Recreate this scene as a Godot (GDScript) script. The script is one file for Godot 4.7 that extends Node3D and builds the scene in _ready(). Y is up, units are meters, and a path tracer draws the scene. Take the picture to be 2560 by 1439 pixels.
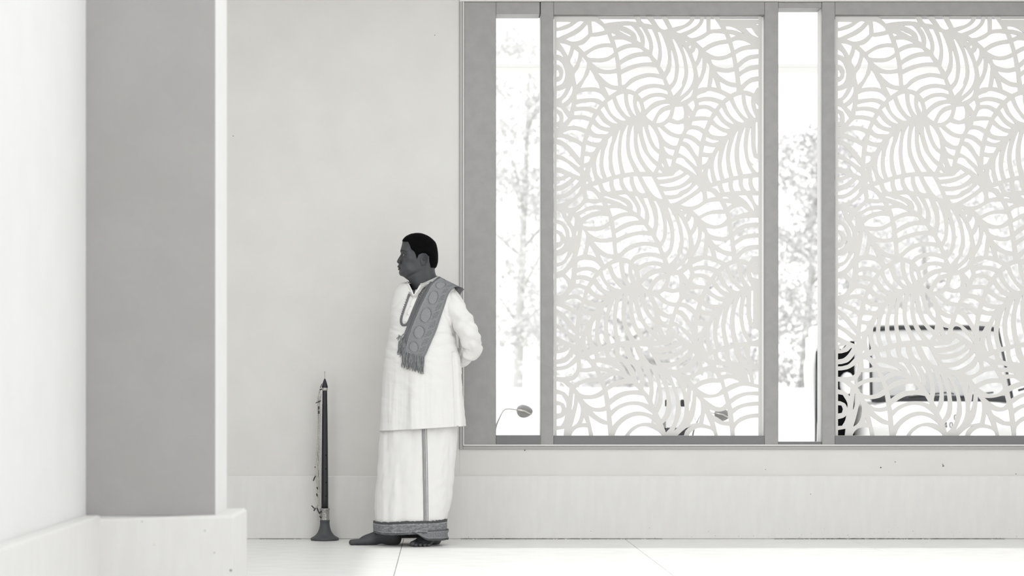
extends Node3D
# A man in white stands beside an upright wind instrument in front of a white wall
# with a large window of leaf-pattern screens. One unit is one metre; the wall is z = 0.

const FOCAL := 4818.0      # focal length in pixels of the 2560 x 1439 frame
const DIST := 11.0         # from the lens to the wall
const EYE := 0.79          # lens height above the floor
const MZ := 0.48           # the man's distance from the wall
const MS := 459.0          # pixels per metre where he stands

var M := {}
var rng := RandomNumberGenerator.new()
var noise := FastNoiseLite.new()
var fine := FastNoiseLite.new()
var taken := {}

func px(u: float, v: float, z: float) -> Vector3:
	return Vector3((u - 1103.0) * (DIST - z) / FOCAL, EYE - (v - 1000.0) * (DIST - z) / FOCAL, z)

# ---------------------------------------------------------------- helpers
func mat(called: String, c: Color, rough := 0.85, metal := 0.0) -> StandardMaterial3D:
	var m := StandardMaterial3D.new()
	m.resource_name = called
	m.albedo_color = c
	m.roughness = rough
	m.metallic = metal
	M[called] = m
	return m

func grain(m: StandardMaterial3D, freq: float, lo: Color, hi: Color, size := 512, metres := 1.0, octaves := 4) -> void:
	var n := FastNoiseLite.new()
	n.seed = hash(m.resource_name) % 1000
	n.frequency = freq
	n.fractal_octaves = octaves
	var t := NoiseTexture2D.new()
	t.width = size
	t.height = size
	t.seamless = true
	t.noise = n
	var g := Gradient.new()
	g.set_color(0, lo)
	g.set_color(1, hi)
	g.set_offset(0, 0.2)
	g.set_offset(1, 0.8)
	t.color_ramp = g
	m.albedo_color = Color.WHITE
	m.albedo_texture = t
	m.uv1_triplanar = true
	m.uv1_world_triplanar = true
	m.uv1_scale = Vector3.ONE / metres

func begin(flat := false) -> SurfaceTool:
	var st := SurfaceTool.new()
	st.begin(Mesh.PRIMITIVE_TRIANGLES)
	st.set_smooth_group(-1 if flat else 0)
	return st

func done(st: SurfaceTool, called: String, m: Material, parent: Node = self) -> MeshInstance3D:
	st.generate_normals()
	var o := MeshInstance3D.new()
	o.mesh = st.commit()
	o.material_override = m
	o.name = called
	parent.add_child(o, true)
	return o

func thing(called: String, label: String, category: String, at := Vector3.ZERO, group := "") -> Node3D:
	var o := Node3D.new()
	taken[called] = taken.get(called, -1) + 1
	o.name = called if taken[called] == 0 else "%s_%03d" % [called, taken[called]]
	add_child(o)
	o.position = at
	tag(o, label, category, group)
	return o

func tag(o: Node, label: String, category: String, group := "") -> void:
	o.set_meta("label", label)
	o.set_meta("category", category)
	if group != "":
		o.set_meta("group", group)

func struct(o: Node, label := "") -> void:
	o.set_meta("kind", "structure")
	if label != "":
		o.set_meta("label", label)

func tri(st: SurfaceTool, a: Vector3, b: Vector3, c: Vector3, inside: Vector3) -> void:
	# winds the face so that it looks away from the inside point
	if (c - a).cross(b - a).dot((a + b + c) / 3.0 - inside) < 0.0:
		var k := b
		b = c
		c = k
	st.add_vertex(a)
	st.add_vertex(b)
	st.add_vertex(c)

func quad(st: SurfaceTool, a: Vector3, b: Vector3, c: Vector3, d: Vector3, inside: Vector3) -> void:
	tri(st, a, b, c, inside)
	tri(st, a, c, d, inside)

func cbox(st: SurfaceTool, lo: Vector3, hi: Vector3, bev := 0.003) -> void:
	# a box with chamfered edges
	var mid := (lo + hi) / 2.0
	var h := (hi - lo) / 2.0
	bev = minf(bev, minf(h.x, minf(h.y, h.z)) * 0.9)
	var p := {}
	for sx in [-1, 1]:
		for sy in [-1, 1]:
			for sz in [-1, 1]:
				for ax in 3:
					var v := Vector3(sx * h.x, sy * h.y, sz * h.z)
					for k in 3:
						if k != ax:
							v[k] -= signf(v[k]) * bev
					p[[sx, sy, sz, ax]] = mid + v
	for ax in 3:
		var b1 := (ax + 1) % 3
		var b2 := (ax + 2) % 3
		for s in [-1, 1]:
			var q: Array[Vector3] = []
			for c in [[-1, -1], [1, -1], [1, 1], [-1, 1]]:
				var k := [0, 0, 0, ax]
				k[ax] = s
				k[b1] = c[0]
				k[b2] = c[1]
				q.append(p[k])
			quad(st, q[0], q[1], q[2], q[3], mid)
		for s1 in [-1, 1]:
			for s2 in [-1, 1]:
				var q2: Array[Vector3] = []
				for e in [[-1, b1], [1, b1], [1, b2], [-1, b2]]:
					var k2 := [0, 0, 0, e[1]]
					k2[ax] = e[0]
					k2[b1] = s1
					k2[b2] = s2
					q2.append(p[k2])
				quad(st, q2[0], q2[1], q2[2], q2[3], mid)
	for sx in [-1, 1]:
		for sy in [-1, 1]:
			for sz in [-1, 1]:
				tri(st, p[[sx, sy, sz, 0]], p[[sx, sy, sz, 1]], p[[sx, sy, sz, 2]], mid)

func bar(called: String, lo: Vector3, hi: Vector3, m: Material, parent: Node, bev := 0.003) -> MeshInstance3D:
	var st := begin(true)
	cbox(st, lo, hi, bev)
	return done(st, called, m, parent)

func loft(st: SurfaceTool, rings: Array, closed := true, caps := true, uv := false) -> void:
	# rings of equal length, each wound anticlockwise about the direction they advance in
	var n: int = rings[0].size()
	var last := n if closed else n - 1
	for i in rings.size() - 1:
		for j in last:
			var k := (j + 1) % n
			var a: Vector3 = rings[i][j]
			var b: Vector3 = rings[i][k]
			var c: Vector3 = rings[i + 1][k]
			var d: Vector3 = rings[i + 1][j]
			var q := [a, c, b, a, d, c]
			var w := [Vector2(j, i), Vector2(j + 1, i + 1), Vector2(j + 1, i), Vector2(j, i), Vector2(j, i + 1), Vector2(j + 1, i + 1)]
			for t in 6:
				if uv:
					st.set_uv(Vector2(w[t].x / float(last), w[t].y / float(rings.size() - 1)))
				st.add_vertex(q[t])
	if caps and closed:
		for e in [0, rings.size() - 1]:
			var mid := Vector3.ZERO
			for p in rings[e]:
				mid += p
			mid /= n
			for j in n:
				var a2: Vector3 = rings[e][j]
				var b2: Vector3 = rings[e][(j + 1) % n]
				var tri3 := [a2, b2, mid] if e == 0 else [a2, mid, b2]
				for p2 in tri3:
					if uv:
						st.set_uv(Vector2(0.5, 0.0 if e == 0 else 1.0))
					st.add_vertex(p2)

func ring(c: Vector3, ax: Vector3, ay: Vector3, n: int) -> PackedVector3Array:
	var r := PackedVector3Array()
	for j in n:
		var t := TAU * j / n
		r.append(c + ax * cos(t) + ay * sin(t))
	return r

func tube(st: SurfaceTool, pts: Array, radii: Array, n := 8, flatten := 1.0) -> void:
	var rings := []
	var up := Vector3.UP
	for i in pts.size():
		var d: Vector3 = (pts[mini(i + 1, pts.size() - 1)] - pts[maxi(i - 1, 0)]).normalized()
		if absf(d.dot(up)) > 0.95:
			up = Vector3(0.31, 0.05, 0.95)
		var a := d.cross(up).normalized()
		var b := d.cross(a).normalized()
		up = -b
		var r: float = radii[mini(i, radii.size() - 1)]
		rings.append(ring(pts[i], a * r, b * r * flatten, n))
	loft(st, rings, true, true)

func curve(pts: Array, steps: int) -> Array:
	# Catmull-Rom through the points
	var out := []
	for i in pts.size() - 1:
		var a = pts[maxi(i - 1, 0)]
		var b = pts[i]
		var c = pts[i + 1]
		var d = pts[mini(i + 2, pts.size() - 1)]
		for k in steps:
			var t := float(k) / steps
			out.append(0.5 * (2.0 * b + (c - a) * t + (2.0 * a - 5.0 * b + 4.0 * c - d) * t * t + (3.0 * b - a - 3.0 * c + d) * t * t * t))
	out.append(pts[-1])
	return out

func lathe(st: SurfaceTool, profile: Array, at: Vector3, n := 24) -> void:
	# profile of (radius, height) from the bottom up
	var rings := []
	for p in profile:
		rings.append(ring(at + Vector3(0, p.y, 0), Vector3(p.x, 0, 0), Vector3(0, 0, -p.x), n))
	loft(st, rings, true, true)

func ball(st: SurfaceTool, c: Vector3, r: Vector3, n := 10) -> void:
	var rings := []
	for i in n / 2 + 1:
		var t := -PI / 2 + PI * i / (n / 2)
		var k := maxf(cos(t), 0.02)
		rings.append(ring(c + Vector3(0, sin(t) * r.y, 0), Vector3(r.x * k, 0, 0), Vector3(0, 0, -r.z * k), n))
	loft(st, rings, true, true)

# surface nets of a signed distance field on a grid, added to st
func nets(st: SurfaceTool, f: Callable, lo: Vector3, hi: Vector3, cell: float, xf := Transform3D.IDENTITY, flip := false) -> void:
	var nx := int(ceil((hi.x - lo.x) / cell)) + 1
	var ny := int(ceil((hi.y - lo.y) / cell)) + 1
	var nz := int(ceil((hi.z - lo.z) / cell)) + 1
	var d := PackedFloat32Array()
	d.resize(nx * ny * nz)
	d.fill(1.0)
	var B := 4
	# skip blocks far from the surface
	for bi in range(0, nx, B):
		for bj in range(0, ny, B):
			for bk in range(0, nz, B):
				var c := lo + Vector3(bi + B / 2.0, bj + B / 2.0, bk + B / 2.0) * cell
				var far: float = f.call(c)
				if absf(far) > cell * B * 1.3:
					for i in range(bi, mini(bi + B, nx)):
						for j in range(bj, mini(bj + B, ny)):
							for k in range(bk, mini(bk + B, nz)):
								d[(i * ny + j) * nz + k] = far
					continue
				for i in range(bi, mini(bi + B, nx)):
					for j in range(bj, mini(bj + B, ny)):
						for k in range(bk, mini(bk + B, nz)):
							d[(i * ny + j) * nz + k] = f.call(lo + Vector3(i, j, k) * cell)
	var at := {}
	for i in nx - 1:
		for j in ny - 1:
			for k in nz - 1:
				var s := 0
				var vals := []
				for q in 8:
					var w := d[((i + (q & 1)) * ny + j + ((q >> 1) & 1)) * nz + k + ((q >> 2) & 1)]
					vals.append(w)
					if w < 0.0:
						s += 1
				if s == 0 or s == 8:
					continue
				var sum := Vector3.ZERO
				var m := 0
				for q in 8:
					for b in 3:
						if (q >> b) & 1:
							continue
						var r := q | (1 << b)
						if (vals[q] < 0.0) != (vals[r] < 0.0):
							var t: float = vals[q] / (vals[q] - vals[r])
							var p := Vector3(q & 1, (q >> 1) & 1, (q >> 2) & 1)
							p[b] += t
							sum += p
							m += 1
				at[(i * ny + j) * nz + k] = lo + (Vector3(i, j, k) + sum / m) * cell
	var step := [ny * nz, nz, 1]
	for key in at:
		var k: int = key % nz
		var j: int = (key / nz) % ny
		var i: int = key / (nz * ny)
		for b in 3:
			var q: int = key + step[b]
			if (d[key] < 0.0) == (d[q] < 0.0):
				continue
			var s1: int = step[(b + 1) % 3]
			var s2: int = step[(b + 2) % 3]
			if not (at.has(key - s1) and at.has(key - s2) and at.has(key - s1 - s2)):
				continue
			var quad4 := [at[key], at[key - s1], at[key - s1 - s2], at[key - s2]]
			if (d[key] < 0.0) == flip:
				quad4.reverse()
			for t in [0, 2, 1, 0, 3, 2]:
				st.add_vertex(xf * quad4[t])

func smin(a: float, b: float, k: float) -> float:
	var h := clampf(0.5 + 0.5 * (b - a) / k, 0.0, 1.0)
	return lerpf(b, a, h) - k * h * (1.0 - h)

func cone_d(p: Vector3, a: Vector3, b: Vector3, ra: float, rb: float) -> float:
	var ab := b - a
	var t := clampf((p - a).dot(ab) / ab.length_squared(), 0.0, 1.0)
	return p.distance_to(a + ab * t) - lerpf(ra, rb, t)

func ell_d(p: Vector3, c: Vector3, r: Vector3) -> float:
	var q := (p - c) / r
	var k := q.length()
	return (k - 1.0) * minf(r.x, minf(r.y, r.z)) if k < 1.0 else (k - 1.0) * k / maxf((q / r).length(), 0.0001)

# traced outlines of the cut-out leaves, millimetres from the screen's upper left corner
const LEAF_TOP := [
	[-27,30,59,30,99,31,89,38,51,53,20,65],
	[-27,91,70,72,108,53,143,28,171,28,140,59,97,86,20,122],
	[66,130,118,107,156,82,190,45,193,56,195,99,172,121,151,134,124,142,97,142],
	[214,28,229,29,254,42,282,64,290,80,259,87,220,93,218,64],
	[327,94,340,98,356,105,345,110,335,113],
	[233,-2,254,10,272,23,289,40,327,33,378,28,409,26,441,28,474,32,456,-2],
	[487,-2,522,-2,563,48,539,42,512,37],
	[562,-2,614,-2,651,69,633,75,608,65,585,34],
	[644,-2,679,64,706,56,741,47,764,32,778,17,781,-3],
	[806,-3,838,-3,833,25,818,47,788,68,741,88,720,95,697,87,720,79,741,70,778,50,798,28,806,12],
	[863,-3,871,-3,872,87,848,102,785,123,761,110,801,88,831,65,851,38],
	[896,-3,908,-3,935,35,957,70,925,72,896,75],
	[982,57,1012,58,1042,70,1089,100,1048,83,1015,75,987,73],
	[1095,65,1130,65,1165,112,1248,139,1135,105],
	[1147,42,1248,40,1248,73],
	[1002,98,1042,108,1012,122],
	[948,-13,1248,-13,1248,18,950,18,942,0],
]
const LEAF_UPPER := [
	[206,301,227,337,240,364,248,374,264,414,240,406,210,404,183,405,151,409,172,374,189,344,197,334],
	[137,167,167,159,189,142,212,115,237,115,270,110,304,102,324,153,294,153,262,157,232,167,205,182,172,202],
	[33,152,62,156,95,168,91,188,79,224,62,194],
	[-27,176,-27,172,37,202,56,237,35,222,-27,215],
	[116,186,140,205,139,224,132,251,122,275,112,291,105,283,93,252,105,226],
	[163,230,187,264,186,286,175,324,154,364,144,374,129,390,126,376,119,329,140,297,151,267],
	[-27,241,29,251,51,275,62,307,63,334,56,365,40,387,-27,406,-27,379,29,371,47,353,53,329,51,305,29,279,-27,270],
	[-27,297,24,307,30,326,26,343,-27,352],
	[387,53,409,52,441,53,463,75,479,99,490,121,497,148,487,144,476,137,474,118,463,94,441,76,414,61],
	[371,80,376,79,403,91,431,103,441,111,436,113,409,101],
	[485,60,498,60,517,91,533,126,544,161,544,191,533,186,518,174,521,148,518,118,506,88],
	[535,71,559,72,577,110,590,151,597,191,590,251,563,217,568,183,564,142,552,105],
	[593,87,609,91,625,126,641,170,650,213,650,259,641,297,631,320,606,283,616,245,618,205,614,164,604,121],
	[813,144,855,127,895,100,935,95,975,100,987,130,935,139,888,155,851,179],
	[868,200,901,179,948,162,997,155,1012,205,982,220,948,227,915,224],
	[1020,147,1042,137,1075,137,1105,147,1130,159,1095,165,1062,175,1033,191],
	[-27,429,37,422,68,409,53,438,32,463,-27,476],
	[103,396,106,417,97,447,78,474,48,497,44,484,70,457,89,425],
	[102,488,98,514,90,543,78,530,67,517,86,506],
	[-27,503,35,520,56,544,80,580,53,610,53,565,40,541,-27,520],
	[-27,552,22,557,30,574,30,593,21,603,-27,606],
	[-27,640,21,630,32,630,-27,647],
]
const LEAF_REPEAT := [
	[187,222,205,207,232,191,259,182,300,175,336,179,342,206,318,224,294,234,259,238,227,237,194,232],
	[216,261,254,263,294,259,321,248,347,232,352,259,357,297,327,305,294,306,262,297,232,278],
	[251,322,283,328,313,329,359,324,363,357,366,396,335,392,305,376,281,355],
	[289,399,313,411,340,419,363,422,340,436,316,452],
	[346,134,366,132,382,131,409,136,451,153,422,156,393,164,360,180],
	[367,206,403,188,436,179,468,178,498,186,512,201,474,205,441,213,409,228,376,249],
	[379,278,414,257,449,241,490,230,541,229,563,261,522,262,485,267,444,278,412,290,383,303],
	[385,333,422,313,463,297,504,287,544,285,586,291,604,328,563,324,528,324,490,332,458,344,426,364,398,391,389,391],
	[412,413,444,384,476,365,512,353,549,346,587,351,621,359,633,392,604,387,571,384,539,387,506,396,482,409,463,428,439,418],
	[482,444,506,426,539,413,571,408,606,411,647,426,651,445,620,437,587,436,549,442,522,455,502,468],
	[512,491,544,471,571,461,598,459,625,463,643,471,625,476,587,483,555,501,522,532],
	[527,568,555,538,587,517,614,505,641,499,671,503,641,510,614,522,590,547,577,571,562,598,539,582],
	[585,609,598,576,614,557,639,540,666,533,660,557,647,579,625,599,604,607],
	[693,517,736,514,743,543,741,578,721,590,706,594,677,582,687,547],
	[631,625,658,605,685,614,709,617,724,615,741,613,743,640,728,671,728,671,701,670,674,660,652,644],
	[593,634,604,633,628,657,658,679,687,691,716,697,706,728,701,737,679,737,652,722,633,707,614,676],
	[678,130,686,129,706,164,728,213,738,252,746,302,743,342,731,382,733,392,712,422,683,452,670,422,693,392,706,363,714,313,714,272,708,226,694,178],
	[673,188,679,213,687,245,693,280,691,321,683,362,674,376,660,391,650,371,643,352,663,316,671,283,673,240,670,205],
	[734,165,751,189,771,229,788,272,798,322,795,359,781,396,754,429,723,455,738,422,758,379,768,336,766,292,758,242,744,195],
	[796,416,793,429,783,453,761,471,723,489,744,468,771,446],
	[749,135,763,142,756,147],
	[771,172,785,165,781,182,774,180],
	[813,177,823,187,821,229,808,259,791,212,805,199],
	[848,230,849,259,848,296,838,332,828,349,816,289,835,265],
	[875,262,888,280,886,326,881,366,875,404,848,404,825,412,828,399,848,366,865,322],
	[911,346,931,407,901,402],
	[948,371,975,387,1008,401,1043,406,1044,426,1010,442,958,417],
	[898,245,935,250,975,247,1018,232,1028,289,988,297,948,291,911,274],
	[926,311,962,319,998,321,1033,312,1040,379,1002,372,968,352,942,332],
	[1040,217,1072,199,1105,190,1248,187,1248,214,1122,220,1085,237,1050,265],
	[1057,294,1089,267,1129,245,1248,239,1248,274,1129,280,1095,294,1060,316],
	[1063,346,1092,324,1129,307,1248,299,1248,341,1135,346,1105,362,1070,391],
	[1083,422,1105,396,1135,376,1248,366,1248,406,1162,406,1142,439,1115,427],
	[818,456,841,443,871,433,878,427,921,432,955,444,985,458,963,478,921,464,881,459,848,461,821,468],
	[828,493,861,484,901,486,943,499,921,527,888,509,855,504,830,506],
	[808,571,825,536,848,528,878,531,906,548,891,575,855,570],
	[793,600,831,595,880,595,860,643,828,626,788,620],
	[756,670,771,650,798,646,825,653,850,670,838,715,808,690,781,676],
	[738,713,743,698,761,698,788,710,811,727,831,747,825,803,811,787,785,743,761,720],
	[713,780,725,740,734,740,754,753,781,787,805,823,821,862,788,833,754,803,724,785],
	[697,836,704,813,717,807,744,815,754,830,788,864,821,910,788,887,754,864,744,859,723,847],
	[587,921,639,915,683,909,696,894,720,875,743,890,717,906,679,920,639,928,598,932],
	[766,504,798,479,805,509,793,541,781,523],
	[768,561,776,571,773,583],
	[982,498,1005,479,1018,509,1042,546,1068,580,1089,600,1078,605,1048,596,1022,576,995,536],
	[1027,464,1048,454,1073,448,1075,483,1085,523,1099,556,1114,585,1092,573,1062,540,1042,506],
	[1095,449,1129,459,1127,493,1134,529,1155,578,1145,578,1119,543,1102,499],
	[1165,458,1248,451,1248,461],
	[1152,496,1159,498,1167,511,1248,508,1248,551,1159,526],
	[945,538,960,519,978,556,1005,586,1032,615,1008,608,975,583],
	[911,590,930,565,952,596,982,623,1012,640,988,641,962,633,935,616],
	[885,653,900,618,935,643,968,661,993,668,982,680,955,683,921,680,895,670],
	[868,708,873,688,895,700,921,707,948,710,921,721,895,720],
	[853,775,861,737,891,745,923,748,905,780,878,780],
	[848,802,885,806,868,837,848,847],
	[846,882,856,872,850,892],
	[1055,651,1045,693,1035,740,1032,787,1037,840,1045,881,1053,909,1028,913,1017,874,1008,817,1012,767,1025,717,1042,670],
	[1002,697,988,753,983,800,988,857,993,888,1002,919,977,927,965,888,960,840,968,793,985,733],
	[1097,626,1089,683,1085,740,1092,793,1105,844,1132,895,1082,902,1068,857,1060,793,1063,733,1075,680],
	[1127,630,1127,693,1130,750,1142,803,1248,855,1167,890,1159,890,1132,854,1115,807,1109,743,1115,676],
	[1155,605,1165,603,1166,700,1165,785,1160,783,1154,733,1154,666],
	[945,762,937,807,935,850,942,897,952,936,933,939,921,901,915,860,918,823,928,793],
	[886,865,891,874,898,914,906,948,898,951,885,924,880,898],
	[129,447,156,434,183,429,216,428,245,432,270,445,293,470,279,486,254,472,227,467,194,467,162,470,131,474],
	[124,505,151,497,183,491,218,489,240,495,260,505,243,530,218,521,189,515,156,515,128,517],
	[117,543,151,538,178,539,205,544,227,553,213,577,183,568,151,564,116,564],
	[75,628,97,602,108,591,140,588,172,591,202,599,185,643,156,632,129,626,102,625],
	[48,668,75,655,102,649,129,651,156,659,175,667,162,718,135,703,108,689,78,676],
	[-27,690,43,693,75,702,108,717,135,728,156,745,149,810,124,780,91,742,64,721,40,707,-27,695],
	[-27,725,43,738,72,765,105,805,148,853,143,861,102,832,75,814,43,795,-27,784],
	[-27,810,43,820,78,840,108,867,148,901,147,913,113,899,78,883,43,867,-27,855],
	[-27,884,43,898,59,906,40,916,-27,920],
	[355,457,376,447,399,441,401,476,409,514,422,547,439,576,420,568,395,541,371,501],
	[425,442,439,445,454,453,451,476,452,503,459,536,472,568,460,560,444,536,431,503,425,471],
	[476,480,486,492,493,514,498,536,494,550,485,530,475,506],
	[305,492,333,472,345,506,355,528,374,555,393,576,412,593,395,595,371,586,355,576,329,552,313,520],
	[267,533,286,515,300,541,321,571,343,593,364,611,354,611,327,602,302,582,283,557],
	[236,586,252,564,272,593,300,617,328,633,302,633,275,625,254,610],
	[210,641,222,616,243,634,270,649,313,660,302,671,275,672,245,670,224,660],
	[191,705,201,676,224,690,248,695,275,699,262,717,237,720,213,717],
	[179,771,185,732,205,740,240,748,225,772,202,776],
	[172,840,175,797,199,798,208,805,198,829],
	[171,864,181,865,176,880,172,879],
	[189,941,197,952,190,956,184,954],
	[213,856,218,883,232,934,224,944,218,940,209,913,207,886],
	[268,757,263,797,260,837,262,875,278,925,272,928,251,905,243,870,241,837,248,802],
	[332,682,328,714,318,742,312,788,312,837,316,875,329,911,302,920,289,883,283,843,285,805,294,761,310,715,310,706],
	[378,644,374,674,367,721,362,775,368,837,379,899,352,906,343,875,336,837,335,788,343,740,356,707,366,674],
	[424,618,418,652,413,693,412,748,417,788,431,829,458,888,406,894,393,848,386,797,386,748,390,701,403,655],
	[455,620,456,666,456,724,463,769,479,815,501,853,525,887,493,888,466,843,444,794,435,748,436,693,444,649],
	[482,663,487,690,498,732,514,772,539,807,563,837,586,857,567,891,541,864,514,826,493,783,483,740,478,701],
	[508,630,514,630,522,660,535,698,555,742,577,768,601,788,594,830,568,809,541,772,528,734,517,701,509,663],
	[541,617,548,622,563,639,579,666,593,695,598,720,601,732,601,759,587,748,568,718,558,695,547,660,541,636],
	[627,741,639,747,658,757,690,764,681,797,660,788,641,771],
	[641,810,655,814,675,818,667,857,659,856,650,834],
	[616,843,622,840,632,863,625,860],
	[606,876,621,893,602,894,597,887],
]
const LEAF_SEAM := [
	[203,1307,223,1340,242,1378,216,1365,190,1359],
	[-27,945,53,936,89,916,98,922,70,945,43,961,-27,975],
	[-27,1001,43,994,70,980,102,956,125,932,141,940,113,972,78,1002,48,1017,-27,1020],
	[-27,1044,48,1040,80,1029,108,1010,132,989,154,970,151,980,129,1016,102,1040,70,1059,-27,1083],
	[70,1089,97,1069,124,1048,145,1028,163,1011,166,1020,166,1046,151,1066,129,1085,102,1094,80,1093],
	[187,990,213,998,235,1016,256,1044,227,1044,191,1041],
	[222,972,252,963,259,983,270,1006,262,1006,243,986],
	[277,955,316,943,316,967,325,998,308,1002,291,989],
	[341,933,371,926,372,929,375,959,390,991,355,995,343,967],
	[398,924,433,916,433,951,451,999,429,998,409,970,397,940],
	[456,914,476,914,490,945,522,1007,506,1010,487,1003,468,972,458,943],
	[504,914,558,916,577,951,621,1044,593,1036,566,1016,544,986,522,951],
	[124,1117,151,1098,183,1066,232,1069,272,1063,282,1082,237,1080,199,1085,162,1104,128,1121],
	[147,1140,178,1117,210,1108,248,1104,281,1109,248,1113,216,1120,183,1134,155,1151],
	[-27,1113,37,1111,53,1150,75,1185,97,1228,101,1255,97,1262,91,1258,87,1223,70,1196,43,1169,-27,1155],
	[66,1116,82,1123,79,1140,72,1139],
	[109,1140,117,1150,114,1197,108,1196,95,1173],
	[136,1226,133,1251,128,1251,129,1236],
	[-27,1184,37,1190,56,1215,67,1244,68,1263,59,1253,43,1231,-27,1212],
	[68,1285,60,1312,68,1280,44,1322,-27,1348,-27,1329,36,1318,53,1297,56,1299],
	[21,1242,32,1255,37,1272,32,1288,-27,1297,-27,1244],
	[163,1217,183,1247,181,1288,175,1325,178,1318,165,1361,135,1370,150,1305,154,1280,151,1288,158,1255],
	[-27,1372,49,1363,79,1342,68,1374,44,1402,-27,1413],
	[107,1348,109,1357,83,1408,49,1447,-27,1475,-27,1441,57,1417,83,1383],
	[105,1430,96,1503,66,1473],
	[-27,1509,49,1490,70,1511,79,1537,66,1567,44,1589,-27,1597],
	[367,1021,387,1019,416,1020,436,1042,458,1069,471,1096,474,1120,463,1117,451,1104,453,1088,439,1058,414,1039,387,1029],
	[283,1032,302,1028,327,1038,378,1052,382,1055,403,1066,421,1085,409,1082,382,1066,355,1055,324,1044],
	[463,1027,474,1028,493,1058,512,1093,521,1123,518,1161,495,1138,498,1112,493,1085],
	[512,1038,535,1040,549,1077,563,1115,571,1158,571,1193,566,1217,540,1188,547,1153,541,1112],
	[570,1054,585,1057,604,1098,617,1142,625,1188,625,1234,620,1266,608,1288,585,1250,594,1207,597,1166,595,1125,585,1082],
	[304,1067,328,1073,310,1080],
	[604,959,639,955,679,948,728,926,764,903,778,914,754,939,721,961,693,969,652,974,609,967],
	[627,1000,666,997,706,990,738,979,764,964,790,948,781,964,754,984,721,999,706,1015,666,1021,636,1020],
	[654,1046,693,1043,728,1031,741,1021,764,1010,795,981,816,961,828,976,801,999,761,1026,721,1048,693,1063,666,1069],
	[726,1076,754,1061,788,1038,818,1018,843,998,850,1015,851,1056,821,1075,788,1085,754,1085],
	[873,998,898,1004,926,1031,901,1036,878,1041],
	[901,978,935,968,952,1006,945,1008,925,984],
	[962,956,998,949,998,974,1007,1001,978,1003,968,981],
	[1027,939,1055,934,1057,964,1070,996,1033,998,1023,968],
	[1082,928,1112,925,1112,954,1124,994,1105,996,1085,974],
	[1139,921,1248,919,1248,998,1159,998,1144,974,1135,948],
	[963,1033,985,1031,1005,1040,985,1040,968,1040],
	[1055,1024,1099,1021,1122,1055,1142,1091,1147,1116,1125,1088,1099,1055],
	[1134,1023,1248,1023,1248,1115,1248,1115,1159,1075],
	[983,1065,1023,1070,993,1088],
	[796,1110,831,1095,868,1071,901,1060,948,1058,970,1103,928,1105,881,1115,828,1140],
	[841,1158,868,1141,908,1130,982,1128,990,1156,968,1178,935,1193,901,1190,868,1177],
	[1003,1116,1032,1096,1075,1086,1115,1116,1075,1125,1045,1138,1017,1158],
]
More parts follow.
